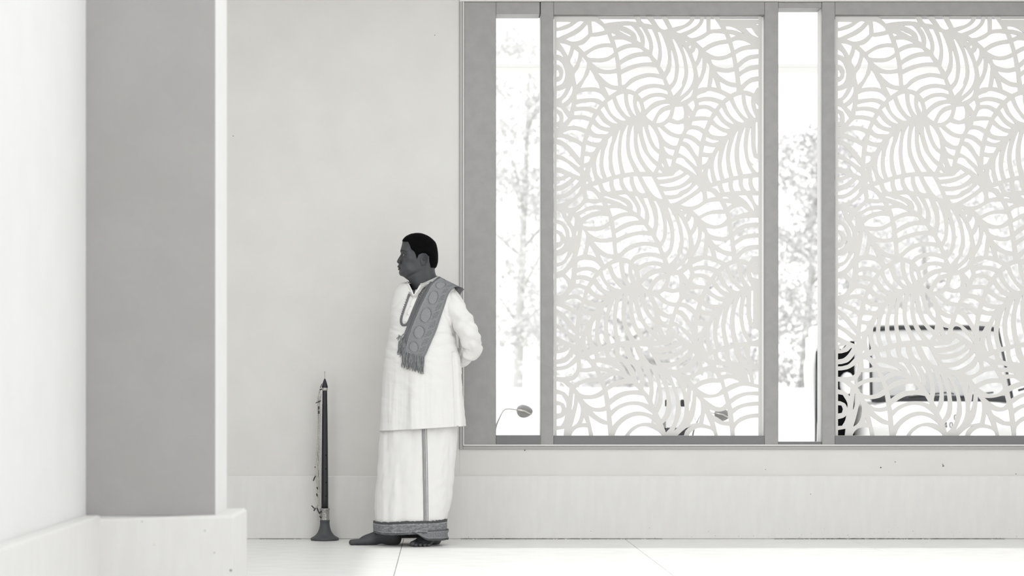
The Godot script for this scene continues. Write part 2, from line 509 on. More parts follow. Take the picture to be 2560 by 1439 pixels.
const LEAF_LOW := [
	[23,1887,64,1878,53,1893,25,1908],
	[-27,1930,66,1917,92,1893,96,1898,74,1932,44,1956,-27,1960],
	[-27,1992,66,1979,96,1953,113,1928,124,1938,100,1966,70,1992,-27,2003],
	[-27,2026,66,2018,100,2001,130,1979,130,2005,122,2033,100,2054,70,2061,-27,2057],
	[154,1962,178,1962,199,1979,218,2005,186,2011,156,2010],
	[154,1923,160,1911,167,1923],
	[197,1943,229,1931,234,1957,218,1959],
	[253,1921,289,1911,298,1949,263,1951],
	[317,1908,347,1895,351,1923,357,1950,332,1949,317,1930],
	[377,1893,405,1887,407,1919,424,1958,401,1953,377,1928],
	[435,1891,459,1885,470,1919,495,1968,474,1964,448,1936],
	[491,1885,534,1889,560,1936,590,1996,555,1988,525,1953],
	[238,1981,263,1979,302,1990,345,2005,379,2027,354,2022,306,2009,251,2000],
	[358,1977,390,1977,418,2014,439,2057,414,2044,405,2014],
	[435,1988,444,1990,470,2026,491,2074,490,2099,478,2082,465,2039],
	[489,1999,502,1999,525,2039,540,2087,547,2130,543,2166,512,2125,519,2082,510,2039],
	[545,2014,558,2016,577,2061,594,2121,598,2172,583,2235,564,2203,570,2155,568,2104,558,2052],
	[263,2027,315,2034,278,2057],
	[87,2087,122,2074,147,2033,190,2035,235,2028,253,2064,195,2067,152,2082,107,2104],
	[287,2084,319,2063,354,2054,384,2059,407,2070,358,2082,328,2095,300,2116],
	[124,2125,160,2102,203,2091,263,2090,277,2132,242,2155,195,2165,152,2155],
	[306,2140,345,2117,388,2104,450,2099,487,2136,439,2138,392,2145,349,2164,317,2188],
	[-27,2089,44,2091,89,2125,83,2172,57,2147,-27,2121],
	[-27,2151,44,2164,70,2211,70,2241,53,2211,-27,2192],
	[-27,2220,36,2224,44,2245,38,2267,-27,2276],
	[-27,2306,44,2295,64,2280,57,2310,40,2340,-27,2344],
	[-27,2372,59,2357,55,2398,-27,2398],
	[111,2155,118,2160,105,2245,100,2250],
	[139,2203,152,2233,152,2267,143,2306,126,2331,102,2346,117,2297],
	[173,2293,184,2325,160,2325],
	[165,2188,212,2188,255,2179,285,2163,294,2228,263,2237,225,2235,190,2215],
	[220,2258,263,2261,300,2254,304,2314,268,2297,238,2276],
	[199,2282,238,2310,272,2329,306,2336,312,2398,225,2398],
	[100,2391,122,2361,156,2349,193,2351,201,2398,99,2398],
	[319,2224,358,2194,401,2172,452,2162,515,2170,543,2218,495,2203,452,2200,401,2209,358,2228,326,2252],
	[328,2288,362,2252,405,2230,452,2221,504,2230,538,2252,573,2280,521,2263,482,2258,439,2265,397,2284,362,2312,334,2342],
	[345,2398,366,2351,405,2312,452,2288,500,2283,547,2297,596,2336,560,2325,517,2323,470,2336,435,2359,404,2398],
	[435,2387,457,2366,491,2346,525,2344,564,2357,607,2383,616,2398,431,2398],
	[584,1926,627,1921,670,1911,708,1891,745,1872,743,1885,708,1913,661,1928,618,1932],
	[603,1962,648,1960,695,1947,738,1923,775,1898,764,1919,725,1953,670,1977,614,1979],
	[637,2009,691,2001,734,1979,777,1945,798,1921,805,1936,777,1975,734,2005,678,2022],
	[725,2041,768,2026,798,2005,818,1968,826,1996,822,2022,794,2044,755,2050],
	[846,1968,867,1975,891,1996,850,2005],
	[876,1947,910,1932,919,1964,893,1958],
	[940,1921,977,1911,979,1941,985,1973,957,1966,940,1945],
	[1000,1906,1028,1895,1035,1932,1060,1981,1017,1975,1005,1945],
	[1063,1893,1088,1887,1093,1928,1110,1988,1086,1958,1073,1928],
	[1116,1887,1248,1885,1248,1994,1155,1992,1129,1958],
	[927,1994,962,1994,996,2006,962,2008,932,2007],
	[951,2035,992,2034,1030,2046,996,2046,957,2049],
	[1086,2009,1095,2011,1116,2048,1125,2089,1118,2089,1108,2052],
	[1133,2018,1248,2022,1248,2117,1146,2099],
	[779,2076,824,2052,863,2031,914,2024,938,2069,893,2069,850,2078,801,2104],
	[820,2125,859,2104,910,2095,953,2095,962,2125,936,2153,901,2162,863,2153],
	[970,2074,1013,2069,1039,2074,1060,2089,1022,2099,983,2119],
	[994,2147,1039,2125,1082,2112,1129,2117,1248,2145,1121,2145,1073,2153,1035,2168,1005,2188],
	[1013,2215,1056,2185,1099,2168,1146,2166,1248,2175,1248,2199,1138,2203,1090,2211,1052,2224,1020,2241],
	[1024,2273,1060,2245,1108,2230,1248,2226,1248,2267,1138,2271,1090,2282,1060,2295,1030,2321],
	[1035,2357,1056,2327,1095,2306,1138,2295,1248,2293,1248,2398,1035,2398],
	[854,2181,893,2181,940,2172,970,2160,983,2211,957,2233,927,2230,893,2211],
	[891,2248,923,2258,957,2258,992,2245,1000,2314,970,2314,936,2293,906,2276],
	[919,2316,953,2334,1005,2342,1011,2398,938,2398],
	[865,2267,880,2301,897,2342,854,2329],
	[816,2172,837,2203,841,2241,837,2284,828,2323,794,2329,775,2334,798,2293,811,2237],
	[786,2142,794,2138,790,2198,775,2263,771,2224,781,2190],
	[751,2130,758,2125,762,2104,763,2130,758,2153],
	[667,2050,687,2061,717,2108,738,2164,747,2224,743,2284,725,2327,687,2370,708,2323,725,2267,721,2207,700,2130],
	[642,2063,661,2091,687,2147,698,2207,693,2276,674,2340,640,2379,622,2329,657,2293,670,2237,665,2172,652,2104],
	[599,2044,622,2095,640,2155,644,2215,635,2267,614,2306,594,2269,618,2215,620,2155,609,2095],
	[773,2391,798,2366,828,2353,867,2355,908,2370,919,2398,771,2398],
	[704,2398,751,2357,786,2340,755,2366,743,2398],
]

# ---------------------------------------------------------------- leaf screen
func smooth_hole(nums: Array) -> PackedVector2Array:
	# the traced corner points as a curve: sharp corners stay, the rest is rounded
	var p := PackedVector2Array()
	for i in range(0, nums.size(), 2):
		p.append(Vector2(nums[i], nums[i + 1]))
	var n := p.size()
	var out := PackedVector2Array()
	for i in n:
		var a := p[(i + n - 1) % n]
		var b := p[i]
		var c := p[(i + 1) % n]
		var d := p[(i + 2) % n]
		var sharp_b := absf((b - a).angle_to(c - b)) > 0.85
		var sharp_c := absf((c - b).angle_to(d - c)) > 0.85
		var len := b.distance_to(c)
		var tb := (c - b) if sharp_b else ((c - b).normalized() + (b - a).normalized()).normalized() * len
		var tc := (c - b) if sharp_c else ((d - c).normalized() + (c - b).normalized()).normalized() * len
		var steps := 1 if (sharp_b and sharp_c) or len < 9.0 else (2 if len < 22.0 else 3)
		for k in steps:
			var t := float(k) / steps
			var t2 := t * t
			var t3 := t2 * t
			out.append(b * (2 * t3 - 3 * t2 + 1) + tb * (t3 - 2 * t2 + t) + c * (-2 * t3 + 3 * t2) + tc * (t3 - t2))
	return out

func shift(nums: Array, dx: float, dy: float, left_dx: float) -> Array:
	var out := []
	for i in range(0, nums.size(), 2):
		var x: float = nums[i]
		var y: float = nums[i + 1]
		var k := dx
		if y < 670.0:
			k = lerpf(left_dx, dx, clampf((x - 117.0) / 78.0, 0.0, 1.0))
		out.append(x + k)
		out.append(y + dy)
	return out

func leaf_screen_mesh() -> ArrayMesh:
	# sizes in millimetres from the top left corner, y down
	var W := 1188.0
	var HT := 2397.0
	var holes := []
	for a in LEAF_TOP + LEAF_UPPER + LEAF_REPEAT + LEAF_SEAM:
		holes.append(smooth_hole(a))
	for a in LEAF_REPEAT:
		holes.append(smooth_hole(shift(a, -26, 964, 9)))
	for a in LEAF_LOW:
		holes.append(smooth_hole(a))
	var open := PackedVector2Array([Vector2(15, -30), Vector2(1170, -30), Vector2(1170, HT - 1), Vector2(15, HT - 1)])
	var cut := []
	for h in holes:
		for q in Geometry2D.intersect_polygons(h, open):
			if q.size() > 2:
				cut.append(q)
	# holes that overlap become one
	var i := 0
	while i < cut.size():
		var joined := false
		for j in range(i + 1, cut.size()):
			if not box2(cut[i]).intersects(box2(cut[j])):
				continue
			var both := Geometry2D.merge_polygons(cut[i], cut[j])
			if both.size() == 1:
				cut[i] = both[0]
				cut.remove_at(j)
				joined = true
				break
		if not joined:
			i += 1
	var cuts := [0.0, HT]
	var boxes := []
	for c in cut:
		var b := box2(c)
		boxes.append(b)
		cuts.append(clampf(b.get_center().y, 0.0, HT))
	cuts.sort()
	var st := begin(true)
	var half := 0.005
	for k in cuts.size() - 1:
		var y0: float = cuts[k]
		var y1: float = cuts[k + 1]
		if y1 - y0 < 0.05:
			continue
		var pieces := [PackedVector2Array([Vector2(0, y0), Vector2(W, y0), Vector2(W, y1), Vector2(0, y1)])]
		for c in cut.size():
			if boxes[c].end.y <= y0 or boxes[c].position.y >= y1:
				continue
			var next := []
			for q in pieces:
				if box2(q).intersects(boxes[c]):
					for r in Geometry2D.clip_polygons(q, cut[c]):
						if not Geometry2D.is_polygon_clockwise(r):
							next.append(r)
				else:
					next.append(q)
			pieces = next
		for q in pieces:
			var ids := Geometry2D.triangulate_polygon(q)
			for side in [1, -1]:
				for t in range(0, ids.size(), 3):
					var a := screen_point(q[ids[t]], half * side, W, HT)
					var b := screen_point(q[ids[t + 1]], half * side, W, HT)
					var c2 := screen_point(q[ids[t + 2]], half * side, W, HT)
					tri(st, a, b, c2, (a + b + c2) / 3.0 - Vector3(0, 0, side))
	for c in cut + [PackedVector2Array([Vector2(0, 0), Vector2(0, HT), Vector2(W, HT), Vector2(W, 0)])]:
		for t in c.size():
			var a: Vector2 = c[t]
			var b: Vector2 = c[(t + 1) % c.size()]
			if (a.y < 0.01 and b.y < 0.01 and c.size() > 4):
				continue
			var p := [screen_point(a, half, W, HT), screen_point(b, half, W, HT), screen_point(b, -half, W, HT), screen_point(a, -half, W, HT)]
			for e in [0, 1, 2, 0, 2, 3]:
				st.add_vertex(p[e])
	st.generate_normals()
	return st.commit()

func box2(p: PackedVector2Array) -> Rect2:
	var r := Rect2(p[0], Vector2.ZERO)
	for q in p:
		r = r.expand(q)
	return r

func screen_point(q: Vector2, z: float, w: float, h: float) -> Vector3:
	# origin at the middle of the panel's lower edge
	return Vector3((q.x - w / 2.0) / 1000.0, (h - clampf(q.y, 0.0, h)) / 1000.0, z)

# ---------------------------------------------------------------- the setting
func build_room() -> void:
	var X0 := -1.337           # face of the left wall
	var xr := 6.0
	var w0 := 0.1045           # window opening
	var w1 := 4.05
	var wb := 0.512
	var wt := 3.067
	var st := begin(true)
	cbox(st, Vector3(-2.8, 0, -0.2), Vector3(w0, 3.5, 0), 0.002)
	cbox(st, Vector3(w0 - 0.001, 0, -0.2), Vector3(w1 + 0.001, wb, 0), 0.002)
	cbox(st, Vector3(w0 - 0.001, wt, -0.2), Vector3(w1 + 0.001, 3.5, 0), 0.002)
	cbox(st, Vector3(w1, 0, -0.2), Vector3(xr, 3.5, 0), 0.002)
	struct(done(st, "wall_back", M.plaster), "cream plastered wall around the large window")
	st = begin(true)
	cbox(st, Vector3(X0 - 0.2, 0, 3.35), Vector3(X0, 5.2, 9.5), 0.002)
	cbox(st, Vector3(-2.8, 0, 0), Vector3(-2.6, 5.2, 3.5), 0.002)  # added unseen wall, set back to lighten the recess and shade the floor
	struct(done(st, "wall_left", M.plaster_white), "white plastered side wall in the left foreground")
	st = begin(true)
	cbox(st, Vector3(4.75, 0, 0), Vector3(4.95, 5.2, 5.0), 0.002)  # unseen wall, added to darken the right end of the window wall
	struct(done(st, "added_wall_right", M.plaster_white), "added white wall beyond the right edge that darkens the right end")
	st = begin(true)
	cbox(st, Vector3(-2.8, 3.5, -0.7), Vector3(xr, 3.66, 1.15), 0.004)  # unseen slab, added to shade the upper wall and the floor strip
	struct(done(st, "added_shade_slab", M.plaster_white), "added unseen slab over the window wall that shades wall and floor edge")
	# skirtings
	var sk := bar("baseboard_back", Vector3(-2.6, 0, -0.01), Vector3(xr, 0.36, 0.03), M.skirting, self, 0.006)
	struct(sk, "white plastered skirting along the window wall")
	# dirt caught in the joint between skirting and floor
	st = begin(true)
	var x := -1.2
	while x < 3.6:
		var dens := noise.get_noise_2d(x * 34.0, 5.0) + (0.05 if x > 0.1 else -0.2)
		if dens > -0.12:
			var h := 0.0015 + 0.0045 * clampf(dens + 0.15, 0.0, 1.0) * rng.randf()
			var l := rng.randf_range(0.006, 0.03)
			cbox(st, Vector3(x, 0.0, 0.0295), Vector3(x + l, h, 0.0312 + rng.randf() * 0.004), 0.0008)
		x += rng.randf_range(0.006, 0.02)
	for k in 70:
		var xx := rng.randf_range(0.1, 3.3)
		var yy := 0.004 + pow(rng.randf(), 3.0) * 0.06
		var s := rng.randf_range(0.0012, 0.003)
		cbox(st, Vector3(xx, yy, 0.0295), Vector3(xx + s, yy + s * rng.randf_range(0.6, 1.6), 0.0305), 0.0004)
	done(st, "dirt", M.dirt, sk).set_meta("kind", "stuff")
	st = begin(true)
	for q in [[2358, 1164, 2.6], [2357, 1160, 1.6], [1914, 1173, 1.2], [2024, 1234, 1.2], [2202, 1168, 2.2], [2238, 1154, 1.5], [2540, 1184, 1.4], [1312, 1125, 2.0], [1087, 88, 1.3], [583, 340, 1.4]]:
		var c := px(q[0], q[1], 0.0)
		if q[1] > 1189:
			c.z = 0.03
		var r: float = q[2] / 438.0
		ball(st, c, Vector3(r, r * 0.8, 0.0015), 8)
	done(st, "wall_specks", M.dirt, sk).set_meta("kind", "stuff")
	st = begin(true)
	cbox(st, Vector3(-2.6, 0, 0.03), Vector3(-2.54, 0.36, 3.5), 0.006)
	cbox(st, Vector3(X0, 0, 3.79), Vector3(X0 + 0.062, 0.36, 9.5), 0.006)
	struct(done(st, "baseboard_left", M.skirting), "white skirting along the left foreground wall")
	# pillar: grey painted face, white side, plinth
	var pil := Node3D.new()
	pil.name = "pillar"
	pil.position = Vector3(-1.09, 0, 3.56)
	add_child(pil)
	struct(pil, "square pillar with grey painted face and white side on a plinth")
	bar("shaft", Vector3(-0.247, 0.3, -0.178), Vector3(0.243, 5.2, 0.180), M.plaster_white, pil, 0.004)
	bar("grey_face", Vector3(-0.247, 0.355, 0.176), Vector3(0.2395, 5.2, 0.1845), M.grey_paint, pil, 0.002)
	st = begin(true)
	# plinth top is a little out of level
	var lo := Vector3(-0.247, 0, -0.245)
	var hi := Vector3(0.315, 0.36, 0.245)
	var tops := [Vector3(lo.x, 0.346, hi.z), Vector3(hi.x, 0.361, hi.z), Vector3(hi.x, 0.361, lo.z), Vector3(lo.x, 0.346, lo.z)]
	var mid := (lo + hi) / 2.0
	var b := 0.010
	var inner := [tops[0] + Vector3(b, 0, -b), tops[1] + Vector3(-b, 0, -b), tops[2] + Vector3(-b, 0, b), tops[3] + Vector3(b, 0, b)]
	quad(st, inner[0], inner[1], inner[2], inner[3], mid)
	for k in 4:
		var a: Vector3 = tops[k]
		var c2: Vector3 = tops[(k + 1) % 4]
		quad(st, inner[k], inner[(k + 1) % 4], c2 - Vector3(0, b, 0), a - Vector3(0, b, 0), mid)
		quad(st, Vector3(a.x, 0, a.z), Vector3(c2.x, 0, c2.z), c2 - Vector3(0, b, 0), a - Vector3(0, b, 0), mid)
	var plinth := done(st, "plinth", M.skirting, pil)
	st = begin(true)
	for q in [[577, 1425, 3.0], [355, 1303, 1.5], [512, 1326, 1.6], [536, 1381, 1.6], [385, 1361, 1.2]]:
		var c3 := px(q[0], q[1], 3.805) - pil.position
		var r3: float = q[2] / 650.0
		ball(st, c3, Vector3(r3, r3, 0.0012), 8)
	done(st, "speck", M.dirt, plinth).set_meta("kind", "stuff")
	# floor slabs with open joints
	var fl := bar("floor", Vector3(-2.8, -0.12, -0.2), Vector3(8.63, -0.022, 14.0), M.joint, self, 0.002)
	struct(fl, "pale polished stone slab floor")
	for i in range(-3, 7):
		for j in range(0, 5):
			var xa := -0.214 + 1.262 * i
			var xb := xa + 1.262
			var za := -0.1 if j == 0 else 2.62 + 2.5 * (j - 1)
			var zb := 2.62 + 2.5 * j
			bar("slab", Vector3(maxf(xa, -2.75) + 0.0015, -0.03, za + 0.0015), Vector3(xb - 0.0015, 0.0, zb - 0.0015), M.slab if (i + j) % 2 == 0 else M.slab_b, fl, 0.0015)
	# open court round the floor, and the lower ground beyond the wall
	st = begin(true)
	cbox(st, Vector3(-40, -0.45, -0.2), Vector3(40, -0.125, 50), 0.002)
	struct(done(st, "floor_court", M.court), "paved open court in front of the wall")
	st = begin(true)
	cbox(st, Vector3(-60, -0.75, -80), Vector3(60, -0.42, -0.2), 0.002)
	struct(done(st, "ground_outside", M.sand), "bright bare ground beyond the window")
	st = begin(true)
	cbox(st, Vector3(-30, -0.45, -19.3), Vector3(40, 0.985, -19.0), 0.01)
	struct(done(st, "wall_boundary", M.plaster_white), "low white boundary wall far beyond the window")
	# slim canopy beam seen through the top of the window
	st = begin(true)
	cbox(st, Vector3(-4, 3.205, -3.25), Vector3(9, 3.235, -3.0), 0.004)
	for xx in [-3.9, 8.7]:
		cbox(st, Vector3(xx, -0.42, -3.2), Vector3(xx + 0.15, 3.205, -3.05), 0.004)
	struct(done(st, "beam_outside", M.plaster_white), "slim white canopy beam outside the window")

func build_window() -> void:
	var win := Node3D.new()
	win.name = "window_1"
	add_child(win)
	struct(win, "large grey metal framed window with leaf pattern screens")
	var zb := -0.13
	var f := func(u0: float, v0: float, u1: float, v1: float, z1: float, called: String, m: Material, zback := zb):
		var a := px(u0, v1, 0.0)
		var b := px(u1, v0, 0.0)
		return bar(called, Vector3(a.x, a.y, zback), Vector3(b.x, b.y, z1), m, win, 0.0025)
	# outer bead: grey moulding and a bright inner lip
	f.call(1148.5, 3, 1157.3, 1122.5, 0.010, "trim", M.frame_mid)
	f.call(1157.3, 5, 1160.5, 1112, 0.015, "lip", M.frame_light)
	f.call(1157.3, 1114, 2900, 1122.5, 0.010, "trim", M.frame_mid)
	f.call(1157.3, 1110.3, 2893, 1114, 0.017, "lip", M.frame_light)
	f.call(1148.5, -3, 2900, 4.5, 0.012, "trim", M.frame_light)
	f.call(2893, 3, 2900, 1122, 0.012, "trim", M.frame_mid)
	# left piece: wide sheet with its own rails
	f.call(1160.5, 5, 1240, 1111, 0.004, "sheet_panel", M.frame)
	f.call(1240, 5, 1349.5, 35, 0.004, "top_rail", M.frame)
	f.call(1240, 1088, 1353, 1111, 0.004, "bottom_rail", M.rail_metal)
	f.call(1348.5, 5, 1352.5, 34, -0.004, "joint", M.rubber)
	f.call(1352, 1089, 1354.5, 1111, -0.004, "joint", M.rubber)
	# two sashes that hold the screens
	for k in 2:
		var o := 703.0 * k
		f.call(1351.5 + o, 5, 1384 + o, 1111, 0.006, "stile", M.frame, -0.034)
		f.call(1911 + o, 5, 1945.5 + o, 1111, 0.006, "stile", M.frame, -0.034)
		f.call(1384 + o, 5, 1911 + o, 37, 0.006, "top_rail", M.frame)
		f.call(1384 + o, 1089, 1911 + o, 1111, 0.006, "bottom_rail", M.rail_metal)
		# added white posts: outside light on the reveals put into the colour
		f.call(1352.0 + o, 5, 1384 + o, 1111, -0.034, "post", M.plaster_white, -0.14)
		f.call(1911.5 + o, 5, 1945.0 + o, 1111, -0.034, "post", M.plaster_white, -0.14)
		# thin rod along the upper edge of the screen
		var st := begin()
		tube(st, [px(1384 + o, 41.5, -0.04), px(1911 + o, 41.5, -0.04)], [0.0016], 6)
		done(st, "rod", M.frame, win)
		f.call(1945.5 + o, 5, 2054.5 + o, 19.5, 0.0, "top_rail", M.frame)
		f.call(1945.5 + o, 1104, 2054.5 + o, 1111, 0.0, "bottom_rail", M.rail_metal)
	f.call(2757.5, 5, 2893, 1111, 0.004, "sheet_panel", M.frame)
	var mesh := leaf_screen_mesh()
	var labels := ["white leaf pattern cut-out screen nearer the man, left of two", "white leaf pattern cut-out screen running off the right edge of the picture"]
	for k in 2:
		var o := MeshInstance3D.new()
		o.mesh = mesh
		o.material_override = M.screen
		o.name = "leaf_screen" if k == 0 else "leaf_screen_001"
		add_child(o)
		o.position = px(1385.0 + 259.5 + 703.0 * k, 1088.5, -0.03)
		tag(o, labels[k], "screen", "leaf pattern window screens")

# ---------------------------------------------------------------- the man
const KURTA := [  # picture row, left and right outline, half depth
	[694, 1036, 1090, 0.062], [701, 1024, 1101, 0.078], [708, 1010, 1114, 0.092], [716, 997, 1127, 0.104], [728, 986, 1140, 0.122], [745, 980, 1145, 0.138],
	[770, 976, 1144, 0.150], [800, 975, 1142, 0.156], [830, 973, 1140, 0.162], [860, 967, 1143, 0.170], [890, 961, 1146, 0.176], [920, 959, 1148, 0.178],
	[960, 957, 1151, 0.176], [1000, 955, 1154, 0.176], [1040, 952, 1157, 0.178], [1071, 949, 1160, 0.182]]
const SARONG := [
	[1030, 962, 1146, 0.15], [1080, 950, 1143, 0.155], [1120, 945, 1141, 0.155], [1170, 941, 1137, 0.152], [1210, 938, 1133, 0.150], [1250, 936, 1129, 0.150],
	[1300, 935.5, 1118, 0.148], [1352, 937, 1115, 0.146]]

func mp(u: float, v: float, dz := 0.0) -> Vector3:
	# a point of the man from its place in the picture, dz towards the lens from his middle
	return Vector3((u - 1103.0) / MS, EYE - (v - 1000.0) / MS, MZ + dz)

func outline(table: Array, v: float) -> Array:
	for i in table.size() - 1:
		if v <= table[i + 1][0] or i == table.size() - 2:
			var t: float = clampf((v - table[i][0]) / (table[i + 1][0] - table[i][0]), 0.0, 1.0)
			var l: float = lerpf(table[i][1], table[i + 1][1], t)
			var r: float = lerpf(table[i][2], table[i + 1][2], t)
			return [(l + r) / 2.0, (r - l) / 2.0, lerpf(table[i][3], table[i + 1][3], t)]
	return []

func front(table: Array, u: float, v: float) -> float:
	# how far the cloth stands towards the lens there
	var o := outline(table, v)
	var k: float = clampf(absf(u - o[0]) / o[1], 0.0, 0.995)
	return o[2] * pow(1.0 - pow(k, 2.2), 1.0 / 2.2)

func cloth_ring(table: Array, v: float, n: int, disp: Callable) -> PackedVector3Array:
	var o := outline(table, v)
	var r := PackedVector3Array()
	for j in n:
		var t := TAU * j / n
		var c := signf(cos(t)) * pow(absf(cos(t)), 2.0 / 2.2)
		var s := signf(sin(t)) * pow(absf(sin(t)), 2.0 / 2.2)
		var u: float = o[0] + o[1] * c
		var d: float = disp.call(u, v, t)
		var p := mp(u + d * MS * cos(t), v, -s * (o[2] + d))
		r.append(p)
	return r

func bump(u: float, v: float, cu: float, cv: float, su: float, sv: float) -> float:
	return exp(-((u - cu) / su) ** 2 - ((v - cv) / sv) ** 2)

func kurta_disp(u: float, v: float, t: float) -> float:
	# folds of the tunic; t runs once round from the man's left, the front is 270 degrees
	var low := clampf((v - 880.0) / 120.0, 0.0, 1.0)
	var near := sin(t) < 0.0
	var d := 0.0
	# diagonal pull folds from the armpit across the belly
	d += 0.006 * noise.get_noise_2d((u + v * 1.2) * 0.5, (v - u * 0.5) * 1.5) * clampf((v - 720.0) / 60.0, 0.0, 1.0) * (1.0 - low * 0.6)
	d += 0.008 * low * noise.get_noise_2d(u * 1.7, v * 0.12)
	if near:
		# long upright fold below the stole
		d += 0.014 * clampf((v - 915.0) / 60.0, 0.0, 1.0) * bump(u, 0, 1040.0 - (v - 930) * 0.04, 0, 16.0, 1.0)
		d -= 0.010 * clampf((v - 915.0) / 60.0, 0.0, 1.0) * bump(u, 0, 1014.0, 0, 20.0, 1.0)
		# the back panel stands out behind the side slit
		var slit := 1136.0 + (v - 880.0) * 0.035
		if v > 878.0:
			d += 0.012 * clampf((u - slit) / 2.5, 0.0, 1.0) * clampf((v - 878.0) / 25.0, 0.0, 1.0)
			d -= 0.010 * bump(u, 0, slit - 2.0, 0, 3.5, 1.0)
		# armhole seam, drawn in
		var seam := absf(u - (1104.0 + (v - 768.0) * 0.49))
		d -= 0.0065 * exp(-pow(seam / 2.6, 2.0)) * smoothstep(756.0, 775.0, v) * (1.0 - smoothstep(836.0, 842.0, v))
		d -= 0.006 * bump(u, v, 1136.0, 838.0, 5.0, 3.0)
		# creases
		d -= 0.004 * bump(u + (v - 835.0) * 2.4, v, 1110.0, 835.0, 60.0, 3.0)
		d -= 0.003 * bump(u, v + (u - 1100.0) * 0.28, 1100.0, 868.0, 45.0, 2.5)
		d -= 0.003 * bump(u, v - (u - 1010.0) * 0.5, 990.0, 838.0, 22.0, 3.0)
		d -= 0.003 * bump(u, v + (u - 990.0) * 1.1, 990.0, 765.0, 16.0, 4.0)
	return d

func sarong_disp(u: float, v: float, t: float) -> float:
	var d := 0.009 * noise.get_noise_2d(u * 1.4 + 300.0, v * 0.14) + 0.004 * noise.get_noise_2d(u * 2.0 + v, v * 0.9 - u)
	d += 0.004 * bump(u, 0, 1108.0 - (v - 1070.0) * 0.05, 0, 9.0, 1.0)
	d -= 0.004 * bump(u, 0, 1090.0 - (v - 1070.0) * 0.06, 0, 7.0, 1.0)
	d += 0.003 * bump(u, v, 985.0 + (v - 1180.0) * 0.12, 1200.0, 7.0, 70.0)
	return d

# head: a closed outline in profile with the breadth of the head over it
const HEAD := [[1006, 602], [1010, 597], [1017, 590.5], [1028, 585.5], [1040, 583.5], [1054, 584.5], [1070, 591], [1084, 602.5], [1089.5, 613], [1092.5, 632], [1092.5, 653],
	[1088.5, 666], [1087, 674], [1089, 684], [1094, 696], [1100, 720], [1100, 748], [1044, 748], [1034, 734], [1027, 714], [1022, 701], [1015.5, 696], [1008, 690.5], [1000.7, 687.8], [997.6, 683],
	[997.2, 678.5], [998.2, 675.3], [995.2, 673.6], [994.6, 671], [996.4, 668.8], [993.6, 667], [993.2, 664.6], [995.2, 661.5], [996.6, 659], [993.2, 655.8], [992, 652.5], [993.6, 648.5],
	[996.6, 643], [1000.2, 637.5], [1002, 633], [1001, 629.5], [1000.4, 626.5], [1001.6, 621], [1004, 612.5]]
const FACE := [[1006, 602], [1010, 597], [1017, 590.5], [1028, 585.5], [1040, 583.5], [1054, 584.5], [1070, 591], [1084, 602.5], [1089.5, 613], [1092.5, 632], [1092.5, 653],
	[1088.5, 666], [1087, 674], [1089, 684], [1094, 696], [1100, 720], [1100, 748], [1044, 748], [1034, 734], [1027, 714], [1022, 701], [1015.5, 696], [1008, 690.5], [1000.7, 687.8], [998, 683],
	[998.6, 677], [999, 672], [999.5, 666], [1002, 659], [1004, 652], [1004.5, 645], [1003, 638], [1002.2, 633], [1001, 629.5], [1000.4, 626.5], [1001.6, 621], [1004, 612.5]]
const HAIR := [[1000, 575], [1100, 575], [1100, 669], [1077, 669.5], [1073.5, 655], [1073, 643], [1064, 634.5], [1055, 634.5], [1047, 638], [1042.5, 649], [1040.3, 640], [1037, 631.5],
	[1029, 624.5], [1024.6, 614], [1020.5, 605.5], [1011, 605], [1002, 601]]

func poly(a: Array) -> PackedVector2Array:
	var p := PackedVector2Array()
	for q in a:
		p.append(Vector2(q[0], q[1]))
	return p

func poly_depth(p: Vector2, c: PackedVector2Array) -> float:
	# distance inside the outline, negative outside
	var best := 1e9
	for i in c.size():
		var q := Geometry2D.get_closest_point_to_segment(p, c[i], c[(i + 1) % c.size()])
		best = minf(best, p.distance_squared_to(q))
	return sqrt(best) * (1.0 if Geometry2D.is_point_in_polygon(p, c) else -1.0)

func dome(t: float, r: float) -> float:
	var k := clampf(t / r, 0.0, 1.0)
	return sqrt(maxf(1.0 - (1.0 - k) * (1.0 - k), 0.0))

